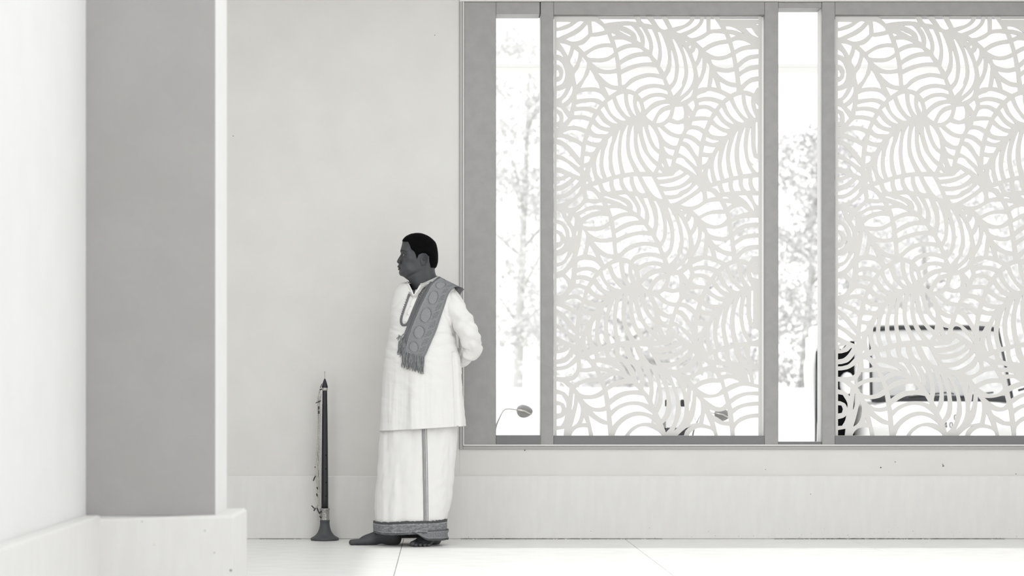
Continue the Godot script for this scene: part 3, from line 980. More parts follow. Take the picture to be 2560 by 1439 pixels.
func head_breadth(p: Vector2, face: PackedVector2Array, whole: PackedVector2Array) -> float:
	# half breadth in pixels
	var u := p.x
	var v := p.y
	var t := poly_depth(p, face)
	var neck := clampf((v - 676.0) / 26.0, 0.0, 1.0)
	var wide := lerpf(34.5, 31.0, clampf((v - 640.0) / 45.0, 0.0, 1.0))
	wide = lerpf(wide, 28.0, neck)
	var r := lerpf(30.0, 24.0, clampf((v - 600.0) / 60.0, 0.0, 1.0))
	var z := dome(t, r) * wide if t > 0.0 else 0.0
	# nose and lips stand forward of the face
	var tn := poly_depth(p, whole)
	var narrow := 5.2 + 2.8 * bump(u, v, 999.0, 655.0, 5.0, 5.0) + 5.0 * bump(u, v, 997.0, 669.0, 5.0, 7.0) - 1.5 * bump(u, v, 1000.0, 638.0, 5.0, 6.0)
	var zn := dome(tn, 5.0) * narrow
	z = -smin(-z, -zn, 2.0) if tn > 1.0 else maxf(z, zn)
	var in_face := clampf(tn / 3.0, 0.0, 1.0)
	z += in_face * (-7.0 * bump(u, v, 1008.0, 637.0, 5.5, 4.0) + 3.2 * bump(u, v, 1008.0, 626.5, 9.0, 2.8) + 2.6 * bump(u, v, 1021.0, 648.0, 9.0, 5.0)
		+ 3.6 * bump(u, v, 1000.5, 655.0, 3.0, 3.2) - 4.2 * bump(u, v, 1005.0, 656.5, 2.0, 5.0) - 4.0 * bump(u, v - (u - 996.0) * 0.35, 999.0, 669.4, 6.5, 1.1)
		- 3.5 * bump(u, v, 997.6, 658.6, 2.2, 1.4)
		+ 2.0 * bump(u, v, 998.0, 665.3, 4.5, 1.9) + 2.4 * bump(u, v, 998.0, 673.2, 4.5, 2.0) - 2.4 * bump(u, v, 1000.0, 678.0, 5.0, 1.6)
		- 3.4 * bump(u, v - (u - 1006.0) * 0.9, 1009.5, 662.0, 6.0, 2.2) - 2.2 * bump(u, v - (u - 1006.0) * 0.3, 1013.0, 644.0, 7.0, 1.6) + 1.6 * bump(u, v, 1012.0, 641.0, 5.0, 1.6)
		- 3.0 * bump(u, v, 1027.0, 630.0, 8.0, 9.0) - 3.6 * bump(u, v + (u - 1030.0) * 0.45, 1032.0, 688.0, 24.0, 3.5) + 2.2 * bump(u, v, 1022.0, 674.0, 12.0, 7.0)
		- 2.6 * bump(u, v, 1030.0, 662.0, 9.0, 9.0) + 1.6 * bump(u, v, 1002.0, 683.0, 6.0, 4.0) - 1.4 * bump(u, v, 1007.0, 616.0, 6.0, 1.2))
	return z

func head_point(u: float, v: float, z: float) -> Vector3:
	return mp(u, v, z / MS)

func build_head(st: SurfaceTool, hair: SurfaceTool) -> void:
	var whole := PackedVector2Array()
	var pts := []
	for q in HEAD:
		pts.append(Vector2(q[0], q[1]))
	pts.append(pts[0])
	for q in curve(pts, 4):
		whole.append(q)
	whole.remove_at(whole.size() - 1)
	var face := poly(FACE)
	var hp := poly(HAIR)
	var mid := Vector2(1046, 640)
	var rays := 216
	var steps := 46
	var grid := []
	for a in rays:
		var dir := Vector2.from_angle(TAU * a / rays)
		var far := 20.0
		for i in whole.size():
			var x = Geometry2D.segment_intersects_segment(mid, mid + dir * 200.0, whole[i], whole[(i + 1) % whole.size()])
			if x != null:
				far = maxf(far, mid.distance_to(x))
		var row := []
		for s in steps + 1:
			var k := sin(PI / 2 * s / steps)
			var p := mid + dir * far * k
			var z := head_breadth(p, face, whole) if s < steps else 0.0
			row.append(Vector3(p.x, p.y, maxf(z, 0.0)))
		grid.append(row)
	for side in [1.0, -1.0]:
		for a in rays:
			var b := (a + 1) % rays
			for s in steps:
				var q := [grid[a][s], grid[b][s], grid[b][s + 1], grid[a][s + 1]]
				var c: Vector3 = (q[0] + q[1] + q[2] + q[3]) / 4.0
				var w := []
				for e in q:
					w.append(head_point(e.x, e.y, e.z * side))
				var order := [0, 1, 2, 0, 2, 3]
				if side < 0.0:
					order.reverse()
				for e in order:
					if s == 0 and false:
						continue
					st.add_vertex(w[e])
				if Geometry2D.is_point_in_polygon(Vector2(c.x, c.y), hp):
					# hair: the same surface raised, thinner towards its edge
					for e in order:
						var g: Vector3 = q[e]
						var d := poly_depth(Vector2(g.x, g.y), hp)
						var lift := 0.6 + 2.0 * clampf(d / 4.0, 0.0, 1.0) + 0.5 * fine.get_noise_2d(g.x * 9.0, g.y * 9.0)
						var out := (Vector2(g.x, g.y) - mid).normalized() * lift * (1.0 - clampf(g.z / 30.0, 0.0, 1.0) * 0.8)
						hair.add_vertex(head_point(g.x + out.x, g.y + out.y, (g.z + lift * clampf(g.z / 12.0, 0.0, 1.0)) * side))
	# ears
	for side in [1.0, -1.0]:
		var er := []
		var n := 28
		var shape := [[0.05, 0.5], [0.3, 0.2], [0.44, 1.2], [0.56, 6.0], [0.66, 6.6], [0.74, 4.6], [0.80, 4.4], [0.88, 8.6], [0.95, 9.4], [1.0, 7.6], [1.0, 3.0], [0.9, -3.0]]
		for q in shape:
			var r := PackedVector3Array()
			for j in n:
				var t := TAU * j / n
				var ex := 8.6 * cos(t) * (1.0 + 0.18 * sin(t)) + 2.2 * sin(t)
				var ey := -14.0 * sin(t)
				var lobe := clampf(ey / 14.0, 0.0, 1.0)
				var h: float = lerpf(q[1], 4.6, lobe * 0.75 if q[0] < 0.97 else 0.0)
				# flatter where it grows from the cheek
				h = lerpf(h, minf(h, 3.6), clampf(-cos(t) * 1.3, 0.0, 1.0))
				var pu: float = 1061.0 + ex * q[0]
				var pv: float = 650.5 + ey * q[0]
				r.append(head_point(pu, pv, (32.5 + h - (pu - 1052.0) * -0.12) * side))
			er.append(r)
		if side < 0.0:
			er.reverse()
		loft(st, er, true, true)

func foot_d(p: Vector3) -> float:
	# forward +x from the heel, up +y, big toe on +z
	var d := ell_d(p, Vector3(0.038, 0.036, 0), Vector3(0.044, 0.046, 0.034))
	d = smin(d, cone_d(p, Vector3(0.05, 0.045, -0.004), Vector3(0.17, 0.026, -0.004), 0.036, 0.026), 0.03)
	d = smin(d, ell_d(p, Vector3(0.178, 0.020, 0.0), Vector3(0.05, 0.024, 0.047)), 0.025)
	d = smin(d, cone_d(p, Vector3(0.065, 0.075, 0.003), Vector3(0.185, 0.026, 0.016), 0.034, 0.018), 0.025)
	d = smin(d, cone_d(p, Vector3(0.052, 0.06, 0), Vector3(0.056, 0.18, 0), 0.036, 0.042), 0.03)
	d = smin(d, (p - Vector3(0.060, 0.072, 0.031)).length() - 0.012, 0.012)
	d = smin(d, (p - Vector3(0.052, 0.064, -0.031)).length() - 0.012, 0.012)
	var toes := cone_d(p, Vector3(0.205, 0.019, 0.033), Vector3(0.257, 0.0155, 0.029), 0.0165, 0.0158)
	toes = minf(toes, cone_d(p, Vector3(0.205, 0.018, 0.010), Vector3(0.262, 0.0105, 0.0065), 0.011, 0.0098))
	toes = minf(toes, cone_d(p, Vector3(0.198, 0.017, -0.009), Vector3(0.251, 0.010, -0.0135), 0.0105, 0.0092))
	toes = minf(toes, cone_d(p, Vector3(0.190, 0.016, -0.0265), Vector3(0.236, 0.0095, -0.0315), 0.010, 0.0088))
	toes = minf(toes, cone_d(p, Vector3(0.180, 0.015, -0.040), Vector3(0.216, 0.009, -0.0465), 0.0098, 0.0086))
	d = smin(d, toes, 0.006)
	return maxf(d, 0.0008 - p.y)

func hand_d(p: Vector3) -> float:
	# wrist at the origin, fingers towards +x, thumb on +z, palm towards -y
	var d := cone_d(p, Vector3(-0.05, 0, 0), Vector3(0.01, 0, 0), 0.026, 0.023)
	d = smin(d, ell_d(p, Vector3(0.05, 0, 0), Vector3(0.055, 0.017, 0.042)), 0.02)
	var base := [[0.085, 0.030, 0.040, 0.026, 0.0085], [0.092, 0.010, 0.045, 0.03, 0.0088], [0.088, -0.010, 0.042, 0.028, 0.0085], [0.080, -0.029, 0.034, 0.022, 0.0078]]
	for b in base:
		var a := Vector3(b[0], 0.002, b[1])
		var k := a + Vector3(b[2] * 0.85, -b[2] * 0.45, b[1] * 0.1)
		var e := k + Vector3(b[3] * 0.35, -b[3] * 0.95, 0)
		d = smin(d, minf(cone_d(p, a - Vector3(0.03, 0, 0), k, b[4] + 0.001, b[4]), cone_d(p, k, e, b[4], b[4] * 0.85)), 0.005)
	d = smin(d, minf(cone_d(p, Vector3(0.02, -0.004, 0.03), Vector3(0.055, -0.014, 0.055), 0.014, 0.011), cone_d(p, Vector3(0.055, -0.014, 0.055), Vector3(0.085, -0.022, 0.05), 0.0105, 0.009)), 0.008)
	return d

func strip(st: SurfaceTool, rows: Array, uv := true) -> void:
	# rows of points across a band, one row after another
	for i in rows.size() - 1:
		for j in rows[i].size() - 1:
			var idx := [[i, j], [i, j + 1], [i + 1, j + 1], [i, j], [i + 1, j + 1], [i + 1, j]]
			for e in idx:
				if uv:
					st.set_uv(Vector2(float(e[1]) / (rows[i].size() - 1), float(e[0]) / (rows.size() - 1)))
				st.add_vertex(rows[e[0]][e[1]])

func slab_strip(st: SurfaceTool, rows: Array, thick: float) -> void:
	# a band with a back and edges, thick towards the lens
	var back := []
	for r in rows:
		var b := []
		for p in r:
			b.append(p - Vector3(0, 0, thick))
		back.append(b)
	strip(st, rows)
	strip(st, back)
	var n: int = rows[0].size() - 1
	for i in rows.size() - 1:
		for j in [0, n]:
			for e in [[rows, i], [back, i], [back, i + 1], [rows, i], [back, i + 1], [rows, i + 1]]:
				st.set_uv(Vector2(float(j) / n, float(e[1]) / (rows.size() - 1)))
				st.add_vertex(e[0][e[1]][j])
	for i in [0, rows.size() - 1]:
		for j in n:
			for e in [[rows, j], [back, j], [back, j + 1], [rows, j], [back, j + 1], [rows, j + 1]]:
				st.set_uv(Vector2(float(e[1]) / n, float(i) / (rows.size() - 1)))
				st.add_vertex(e[0][i][e[1]])

func build_man() -> void:
	var man := thing("person", "barefoot man in white tunic and sarong, looking left with arms behind back", "person")
	# ---- body: head and neck, trunk, limbs, hands, feet in one mesh
	var st := begin()
	var hair := begin()
	build_head(st, hair)
	var none := func(_u, _v, _t): return 0.0
	var trunk := []
	for i in 20:
		var v := 1180.0 - (1180.0 - 726.0) * i / 19.0
		var tb: Array = KURTA if v < 1060.0 else SARONG
		var o := outline(tb, v)
		var r := PackedVector3Array()
		for j in 24:
			var t := TAU * j / 24.0
			r.append(mp(o[0] + o[1] * 0.84 * cos(t), v, -sin(t) * o[2] * 0.82))
		trunk.append(r)
	loft(st, trunk)
	# left arm (towards the lens) and right arm, both behind the back
	var la := curve([mp(1118, 738, 0.03), mp(1140, 776, 0.065), mp(1164, 822, 0.075), mp(1181, 864, 0.04), mp(1161, 888, -0.03), mp(1138, 900, -0.12), mp(1098, 910, -0.205)], 5)
	var ra := curve([mp(1012, 738, -0.02), mp(1004, 790, -0.08), mp(1008, 845, -0.14), mp(1030, 880, -0.185), mp(1066, 903, -0.215), mp(1098, 916, -0.24)], 5)
	tube(st, la, [0.042, 0.042, 0.042, 0.04, 0.04, 0.038, 0.036, 0.034, 0.033, 0.032, 0.031], 14)
	tube(st, ra, [0.034, 0.032, 0.030], 14)
	# legs
	var rf := Vector3((1001.0 - 1103.0) / 457.0, 0, 0.455)
	var lf_dir := Vector3(-0.42, 0, 0.907)
	var lf := Vector3(-0.02, 0, 0.375)
	tube(st, [mp(1010, 1120, -0.03), mp(1000, 1200, -0.04), rf + Vector3(-0.055, 0.2, 0), rf + Vector3(-0.055, 0.1, 0)], [0.085, 0.062, 0.045, 0.038], 18)
	tube(st, [mp(1075, 1120, 0.0), mp(1082, 1200, -0.03), lf + lf_dir * 0.055 + Vector3(0, 0.2, 0), lf + lf_dir * 0.055 + Vector3(0, 0.1, 0)], [0.085, 0.062, 0.045, 0.038], 18)
	var rxf := Transform3D(Basis(Vector3(-1, 0, 0), Vector3.UP, Vector3(0, 0, 1)).scaled(Vector3(1.03, 1.0, 1.0)), rf)
	var med := lf_dir.cross(Vector3.UP)
	var lxf := Transform3D(Basis(lf_dir, Vector3.UP, med), lf)
	nets(st, foot_d, Vector3(-0.012, -0.004, -0.062), Vector3(0.280, 0.14, 0.058), 0.0036, rxf, true)
	nets(st, foot_d, Vector3(-0.012, -0.004, -0.062), Vector3(0.280, 0.14, 0.058), 0.0036, lxf, false)
	# hands: the left grips the right wrist behind the back
	var lh := Transform3D(Basis(Vector3(-0.86, -0.3, -0.42).normalized(), Vector3(-0.1, -0.35, 0.93).normalized(), Vector3(0, 0, 0)), mp(1098, 910, -0.205))
	var rh := Transform3D(Basis(Vector3(0.9, -0.32, 0.05).normalized(), Vector3(0.05, 0.1, 0.99).normalized(), Vector3(0, 0, 0)), mp(1086, 914, -0.24))
	for h in [[lh, 1.0], [rh, -1.0]]:
		var x: Vector3 = h[0].basis.x
		var z: Vector3 = x.cross(h[0].basis.y).normalized()
		var y := z.cross(x)
		nets(st, hand_d, Vector3(-0.055, -0.06, -0.055), Vector3(0.175, 0.035, 0.075), 0.005, Transform3D(Basis(x, y, z * h[1]), h[0].origin), h[1] < 0.0)
	done(st, "body", M.skin, man)
	done(hair, "hair", M.hair, man).set_meta("label", "short black hair")
	var face := poly(FACE)
	var whole := poly(HEAD)
	var on := func(u: float, v: float, off: float, side: float): return head_point(u, v, (head_breadth(Vector2(u, v), face, whole) + off) * side)
	for side in [1.0, -1.0]:
		st = begin()
		ball(st, on.call(1010.2, 637.6, -2.6, side), Vector3(0.0080, 0.0042, 0.0082), 14)
		var eye := done(st, "eye", M.eye_white, man)
		st = begin()
		ball(st, on.call(1007.6, 637.4, -1.5, side), Vector3(0.0040, 0.0044, 0.0050), 10)
		done(st, "iris", M.hair, eye)
		st = begin()
		var lid := []
		for q in [[1003.8, 637.4], [1006.0, 635.6], [1009.5, 634.7], [1013.0, 635.8], [1016.0, 638.0]]:
			lid.append(on.call(q[0], q[1], 0.7, side))
		tube(st, curve(lid, 3), [0.0014, 0.0022, 0.0026, 0.0022, 0.0012], 8)
		done(st, "upper_eyelid", M.skin, eye)
		st = begin()
		var low := []
		for q in [[1004.8, 640.0], [1008.0, 640.8], [1012.0, 640.4], [1015.5, 638.6]]:
			low.append(on.call(q[0], q[1], 0.3, side))
		tube(st, curve(low, 3), [0.0016], 8)
		done(st, "lower_eyelid", M.skin, eye)
		st = begin()
		var brow := []
		for q in [[1001.8, 627.6], [1004.0, 626.4], [1007.0, 626.4], [1010.5, 627.4], [1014.0, 629.2], [1017.5, 631.6]]:
			brow.append(on.call(q[0], q[1], 0.3, side))
		tube(st, curve(brow, 3), [0.0026, 0.0034, 0.0038, 0.0036, 0.0034, 0.003, 0.002], 7)
		done(st, "eyebrow", M.brow, man)
	# ---- sarong
	st = begin()
	var rings := []
	for i in 60:
		rings.append(cloth_ring(SARONG, 1328.0 - (1328.0 - 1040.0) * i / 59.0, 120, sarong_disp))
	loft(st, rings, true, false)
	var sar := done(st, "sarong", M.white_cloth, man)
	for s in [[1056.6, 1061.2], [1062.4, 1065.0], [1067.4, 1069.0]]:
		st = begin()
		var rows := []
		for i in 46:
			var v := 1060.0 + 238.0 * i / 45.0
			var row := []
			for e in 3:
				var u := lerpf(s[0], s[1], e / 2.0) - 1.5 + 4.0 * sin((v - 1060.0) / 240.0 * 1.4)
				row.append(mp(u, v, front(SARONG, u, v) + sarong_disp(u, v, 4.7) + 0.0022))
			rows.append(row)
		slab_strip(st, rows, 0.0012)
		done(st, "woven_stripe", M.stripe, sar)
	# dark woven border: one turn, its lower edge dips at the back, and a second layer on the right
	st = begin()
	rings = []
	var nb := 150
	for i in 9:
		var r := PackedVector3Array()
		for j in nb:
			var t := TAU * j / nb
			var nearness := clampf(-sin(t) * 1.6 + 0.95, 0.0, 1.0)
			var bottom := lerpf(1350.0, 1331.5 + 2.0 * cos(t * 3.0), nearness)
			var ragged := rng.randf_range(-1.1, 0.9) if i == 8 else 0.0
			var top := 1299.0 - 2.6 * cos(t) + 0.9 * sin(t * 5.0) + ragged
			var v := lerpf(bottom, top, i / 8.0)
			var o := outline(SARONG, v)
			var d := 0.008 + maxf(sarong_disp(o[0] + o[1] * cos(t), v, t), 0.0) + 0.003 * sin(i / 8.0 * PI) + 0.0025 * noise.get_noise_2d(j * 3.0, i * 8.0)
			var bc := signf(cos(t)) * pow(absf(cos(t)), 2.0 / 2.2)
			var bs := signf(sin(t)) * pow(absf(sin(t)), 2.0 / 2.2)
			r.append(mp(o[0] - 1.5 + (o[1] + (d - 0.004) * MS * 0.7) * bc, v, -bs * (o[2] + d)))
		rings.append(r)
	loft(st, rings, true, false, true)
	var border := done(st, "border", M.border, sar)
	border.set_meta("label", "dark woven border of the sarong")
	st = begin()
	var tail := []
	for i in 8:
		var row := []
		for j in 34:
			var k := j / 33.0
			var u := lerpf(1030.0, 1120.5, k)
			var v0 := 1322.0 - 2.0 * k
			var v1 := lerpf(1325.0, 1347.5, smoothstep(0.0, 0.5, k)) + 1.2 * sin(k * 9.0) * k
			var v := lerpf(v0, v1, i / 7.0)
			u += 1.6 * sin(i * 1.3) * k
			row.append(mp(u, v, front(SARONG, minf(u, 1116.0), v) + 0.010 + 0.005 * sin(k * 7.0 + 1.0) * (i / 7.0)))
		tail.append(row)
	slab_strip(st, tail, 0.002)
	done(st, "border_fold", M.border, sar)
	# ---- tunic
	st = begin()
	rings = []
	var n := 280
	var nk := 160
	for i in nk + 1:
		var v := 1071.0 - (1071.0 - 711.0) * i / nk
		var r := cloth_ring(KURTA, v, n, kurta_disp)
		var low := smoothstep(1000.0, 1071.0, v)
		for j in n:
			var u := r[j].x * MS + 1103.0
			r[j].y -= ((1055.0 - u) / 105.0 * 6.0) * low / MS
			# the neckline rises to the collar at the side and the back
			var rise := 9.0 * smoothstep(1062.0, 1100.0, u) + 7.0 * (1.0 - smoothstep(1062.0, 1100.0, u)) * (1.0 - smoothstep(MZ - 0.03, MZ + 0.05, r[j].z))
			r[j].y += rise * (1.0 - smoothstep(711.0, 745.0, v)) / MS
		rings.append(r)
	# the yoke closes in towards the neck
	var yoke := PackedVector3Array()
	for p in rings[-1]:
		var q: Vector3 = p.lerp(mp(1060, 700, 0.0), 0.42)
		yoke.append(Vector3(q.x, p.y + 0.006, q.z))
	rings.append(yoke)
	# folded edge inside the hem
	var lip := PackedVector3Array()
	for p in rings[0]:
		var c := mp(1054, 1071, 0)
		lip.append(Vector3(lerpf(p.x, c.x, 0.02), p.y + 0.012, lerpf(p.z, c.z, 0.02)))
	rings.push_front(lip)
	var vee := poly([[1021, 690], [1052, 690], [1051.5, 715], [1045, 726], [1035.5, 739], [1029, 727], [1022, 714]])
	for i in rings.size() - 1:
		for j in n:
			var k := (j + 1) % n
			var c: Vector3 = (rings[i][j] + rings[i + 1][k]) / 2.0
			if c.z > MZ and Geometry2D.is_point_in_polygon(Vector2(c.x * MS + 1103.0, 1000.0 - (c.y - EYE) * MS), vee):
				continue
			for p in [rings[i][j], rings[i + 1][k], rings[i][k], rings[i][j], rings[i + 1][j], rings[i + 1][k]]:
				st.add_vertex(p)
	# sleeves
	for arm in [[la, [0.050, 0.060, 0.061, 0.055, 0.049, 0.045, 0.042]], [ra, [0.044, 0.047, 0.047, 0.045, 0.042, 0.040]]]:
		var pts: Array = curve(arm[0], 3)
		var sr := []
		var up := Vector3.UP
		for i in pts.size():
			var d: Vector3 = (pts[mini(i + 1, pts.size() - 1)] - pts[maxi(i - 1, 0)]).normalized()
			var a := d.cross(up).normalized()
			var b := d.cross(a).normalized()
			var f: float = float(i) / (pts.size() - 1) * (arm[1].size() - 1)
			var rad: float = lerpf(arm[1][int(f)], arm[1][mini(int(f) + 1, arm[1].size() - 1)], f - int(f))
			var r := PackedVector3Array()
			for j in 40:
				var t := TAU * j / 40.0
				var p: Vector3 = pts[i] + (a * cos(t) + b * sin(t)) * rad
				var wr := 0.0055 * sin(f * 8.0 + 1.5 * cos(t + 0.6) + 3.0 * noise.get_noise_3d(p.x * 300, p.y * 300, p.z * 300)) * smoothstep(0.4, 1.6, f)
				wr += 0.006 * noise.get_noise_3d(p.x * 420, p.y * 420, p.z * 420)
				wr -= 0.010 * pow(absf(sin(f * 2.6 + 1.1 * sin(t * 2.0 + 0.4) + t * 0.5)), 8.0) * smoothstep(0.8, 2.2, f)
				wr += 0.004 * sin(t * 5.0 + f * 1.5) * (1.0 - smoothstep(0.6, 2.0, f))
				r.append(pts[i] + (a * cos(t) + b * sin(t)) * (rad + wr))
			sr.append(r)
		loft(st, sr, true, true)
	var tunic := done(st, "tunic", M.white_cloth, man)
	# standing collar, open at the throat
	var ctop := curve([mp(1035.5, 741, 0.133), mp(1043, 726, 0.116), mp(1050, 713.5, 0.098), mp(1063, 706.5, 0.084), mp(1080, 698, 0.060), mp(1093, 690, 0.015), mp(1090, 687, -0.045), mp(1068, 690, -0.075), mp(1040, 697, -0.066), mp(1022, 703, -0.02), mp(1019, 703, 0.02), mp(1024, 713, 0.062), mp(1030, 727, 0.102), mp(1034.5, 741, 0.131)], 5)
	var cbot := curve([mp(1041, 746, 0.147), mp(1051, 733, 0.137), mp(1059, 722, 0.120), mp(1071, 715, 0.105), mp(1086, 708, 0.078), mp(1101, 699, 0.018), mp(1098, 697, -0.055), mp(1070, 700, -0.088), mp(1036, 706, -0.078), mp(1012, 709, -0.025), mp(1010, 712, 0.03), mp(1016, 722, 0.080), mp(1025, 735, 0.120), mp(1032, 745, 0.143)], 5)
	st = begin()
	var rows := []
	for i in ctop.size():
		var out: Vector3 = ((ctop[i] + cbot[i]) / 2.0 - mp(1055, 712, 0))
		out.y = 0
		out = out.normalized() * 0.002
		rows.append([cbot[i] - out, ctop[i] - out, ctop[i] + out, cbot[i] + out, cbot[i] - out])
	strip(st, rows)
	done(st, "collar", M.collar, tunic)
	# rolled edge of the throat opening
	st = begin()
	var hem := []
	for q in [[1021, 712], [1025, 720], [1029.5, 729], [1035.5, 741], [1045, 727], [1051.5, 716]]:
		hem.append(mp(q[0], q[1], front(KURTA, q[0], q[1]) + 0.002))
	tube(st, curve(hem, 4), [0.005], 8)
	done(st, "neckline_piping", M.white_cloth, tunic)
	# white button strip
	st = begin()
	rows = []
	for q in [[1040, 1050, 726], [1034, 1045, 745], [1025, 1035, 768], [1017, 1026, 790], [1011, 1018, 806]]:
		var row := []
		for e in 4:
			var u := lerpf(q[0], q[1], e / 3.0)
			row.append(mp(u, q[2], front(KURTA, u, q[2]) + kurta_disp(u, q[2], 4.7) + 0.004))
		rows.append(row)
	slab_strip(st, rows, 0.003)
	var placket := done(st, "placket", M.white_cloth, tunic)
	for q in [[1042, 728], [1035.5, 747], [1028, 768], [1020.5, 788]]:
		st = begin()
		ball(st, mp(q[0], q[1], front(KURTA, q[0], q[1]) + 0.0055), Vector3(0.0035, 0.0035, 0.0018), 10)
		done(st, "button", M.stole_light, placket)
	# embroidered edging round the throat opening
	var path := curve([Vector2(1025, 738), Vector2(1021, 748), Vector2(1013, 770), Vector2(1006.5, 790), Vector2(1004.5, 803), Vector2(1007, 812), Vector2(1014, 813), Vector2(1021, 807), Vector2(1028.5, 790), Vector2(1037, 768), Vector2(1047, 744), Vector2(1056, 725), Vector2(1064, 716)], 8)
	st = begin()
	rows = []
	var knots := []
	for i in path.size():
		var d: Vector2 = (path[mini(i + 1, path.size() - 1)] - path[maxi(i - 1, 0)]).normalized().orthogonal()
		var row := []
		for e in [-2.0, 0.0, 2.0]:
			var p: Vector2 = path[i] + d * e
			row.append(mp(p.x, p.y, front(KURTA, p.x, p.y) + kurta_disp(p.x, p.y, 4.7) + 0.0045))
		rows.append(row)
		knots.append(path[i] - d * 2.6)
	slab_strip(st, rows, 0.002)
	for i in range(0, knots.size(), 2):
		var s: Vector2 = knots[i]
		ball(st, mp(s.x, s.y, front(KURTA, s.x, s.y) + 0.004), Vector3(0.0038, 0.0038, 0.002), 6)
	done(st, "embroidered_edging", M.stole_dark, tunic)
	# ---- stole over the left shoulder
	var L := [[1089, 760, -1], [1094, 712, -1], [1099, 691.0, 0.028], [1086, 702, 1], [1074, 715, 1], [1059, 742, 1], [1043, 775, 1], [1029, 808, 1], [1019, 835, 1], [1012, 862, 1], [1008, 880, 1]]
	var Rr := [[1140, 775, -1], [1152, 732, -1], [1160, 722, 0.02], [1139, 718, 1], [1122, 736, 1], [1112, 765, 1], [1102, 795, 1], [1091, 828, 1], [1078, 858, 1], [1066, 886, 1], [1061, 894, 1]]
	st = begin()
	rows = []
	var under := []
	for i in L.size():
		var row := []
		var low := []
		for e in 13:
			var t := e / 12.0
			var u := lerpf(L[i][0], Rr[i][0], t)
			var v := lerpf(L[i][1], Rr[i][1], t)
			row.append(stole_point(u, v, L[i][2], i, t))
		for e in 5:
			var t2 := e / 4.0
			var u2 := lerpf(L[i][0] - 9.0, L[i][0] + 12.0, t2)
			var v2: float = L[i][1] + 4.0 + t2 * 4.0
			low.append(stole_point(u2, v2, L[i][2], i, t2) - Vector3(0, 0, 0.004))
		rows.append(row)
		if i > 2:
			under.append(low)
	var smoothrows := []
	for e in 13:
		var column := []
		for r in rows:
			column.append(r[e])
		smoothrows.append(curve(column, 4))
	rows = []
	for i in smoothrows[0].size():
		var row := []
		for e in 13:
			row.append(smoothrows[e][i])
		rows.append(row)
	slab_strip(st, rows, 0.0025)
	var stole := done(st, "stole", M.stole, man)
	stole.set_meta("label", "grey patterned stole over his left shoulder")
	st = begin()
	slab_strip(st, under, 0.002)
	done(st, "stole_under_layer", M.stole_dark, stole)
	# fringe
	st = begin()
	for k in 74:
		var t := rng.randf()
		var u := lerpf(1008.0, 1061.0, t)
		var v := lerpf(880.0, 894.0, t)
		var pts := []
		var sway := rng.randf_range(-3.0, 4.0)
		var len := rng.randf_range(34.0, 43.0)
		for q in 5:
			var f := q / 4.0
			var uu := u + sway * f * f - 2.0 * f + 1.2 * sin(f * 5.0 + k)
			var vv := v + len * f
			pts.append(mp(uu, vv, front(KURTA, uu, vv) + 0.012 + 0.005 * sin(k * 1.7 + f * 3.0)))
		tube(st, pts, [0.0022, 0.0024, 0.0024, 0.002, 0.0012], 5)
	for k in 22:
		var u := rng.randf_range(999.0, 1015.0)
		var v := rng.randf_range(832.0, 866.0)
		var pts := []
		for q in 4:
			var f := q / 3.0
			var uu := u - 6.0 * f + 1.5 * sin(k + f * 4.0)
			var vv := v + rng.randf_range(8.0, 12.0) * f * (1.0 if v < 845.0 else 3.2)
			pts.append(mp(uu, vv, front(KURTA, uu, vv) + 0.010 + 0.004 * sin(k * 2.1)))
		tube(st, pts, [0.0024, 0.0024, 0.002, 0.0014], 5)
	done(st, "fringe", M.fringe, stole).set_meta("kind", "stuff")

func stole_point(u: float, v: float, how: float, i: int, t: float) -> Vector3:
	var wave := 0.0025 * sin(t * 9.0 + i * 0.5)
	if how == 1:
		return mp(u, v, maxf(front(KURTA, u, v), 0.05) + kurta_disp(u, v, 4.7) + 0.010 + wave + 0.034 * (1.0 - smoothstep(706.0, 752.0, v)))
	if how == -1:
		return mp(u, v, -front(KURTA, minf(u, 1138.0), maxf(v, 712.0)) - 0.010)
	return mp(u, v, how)

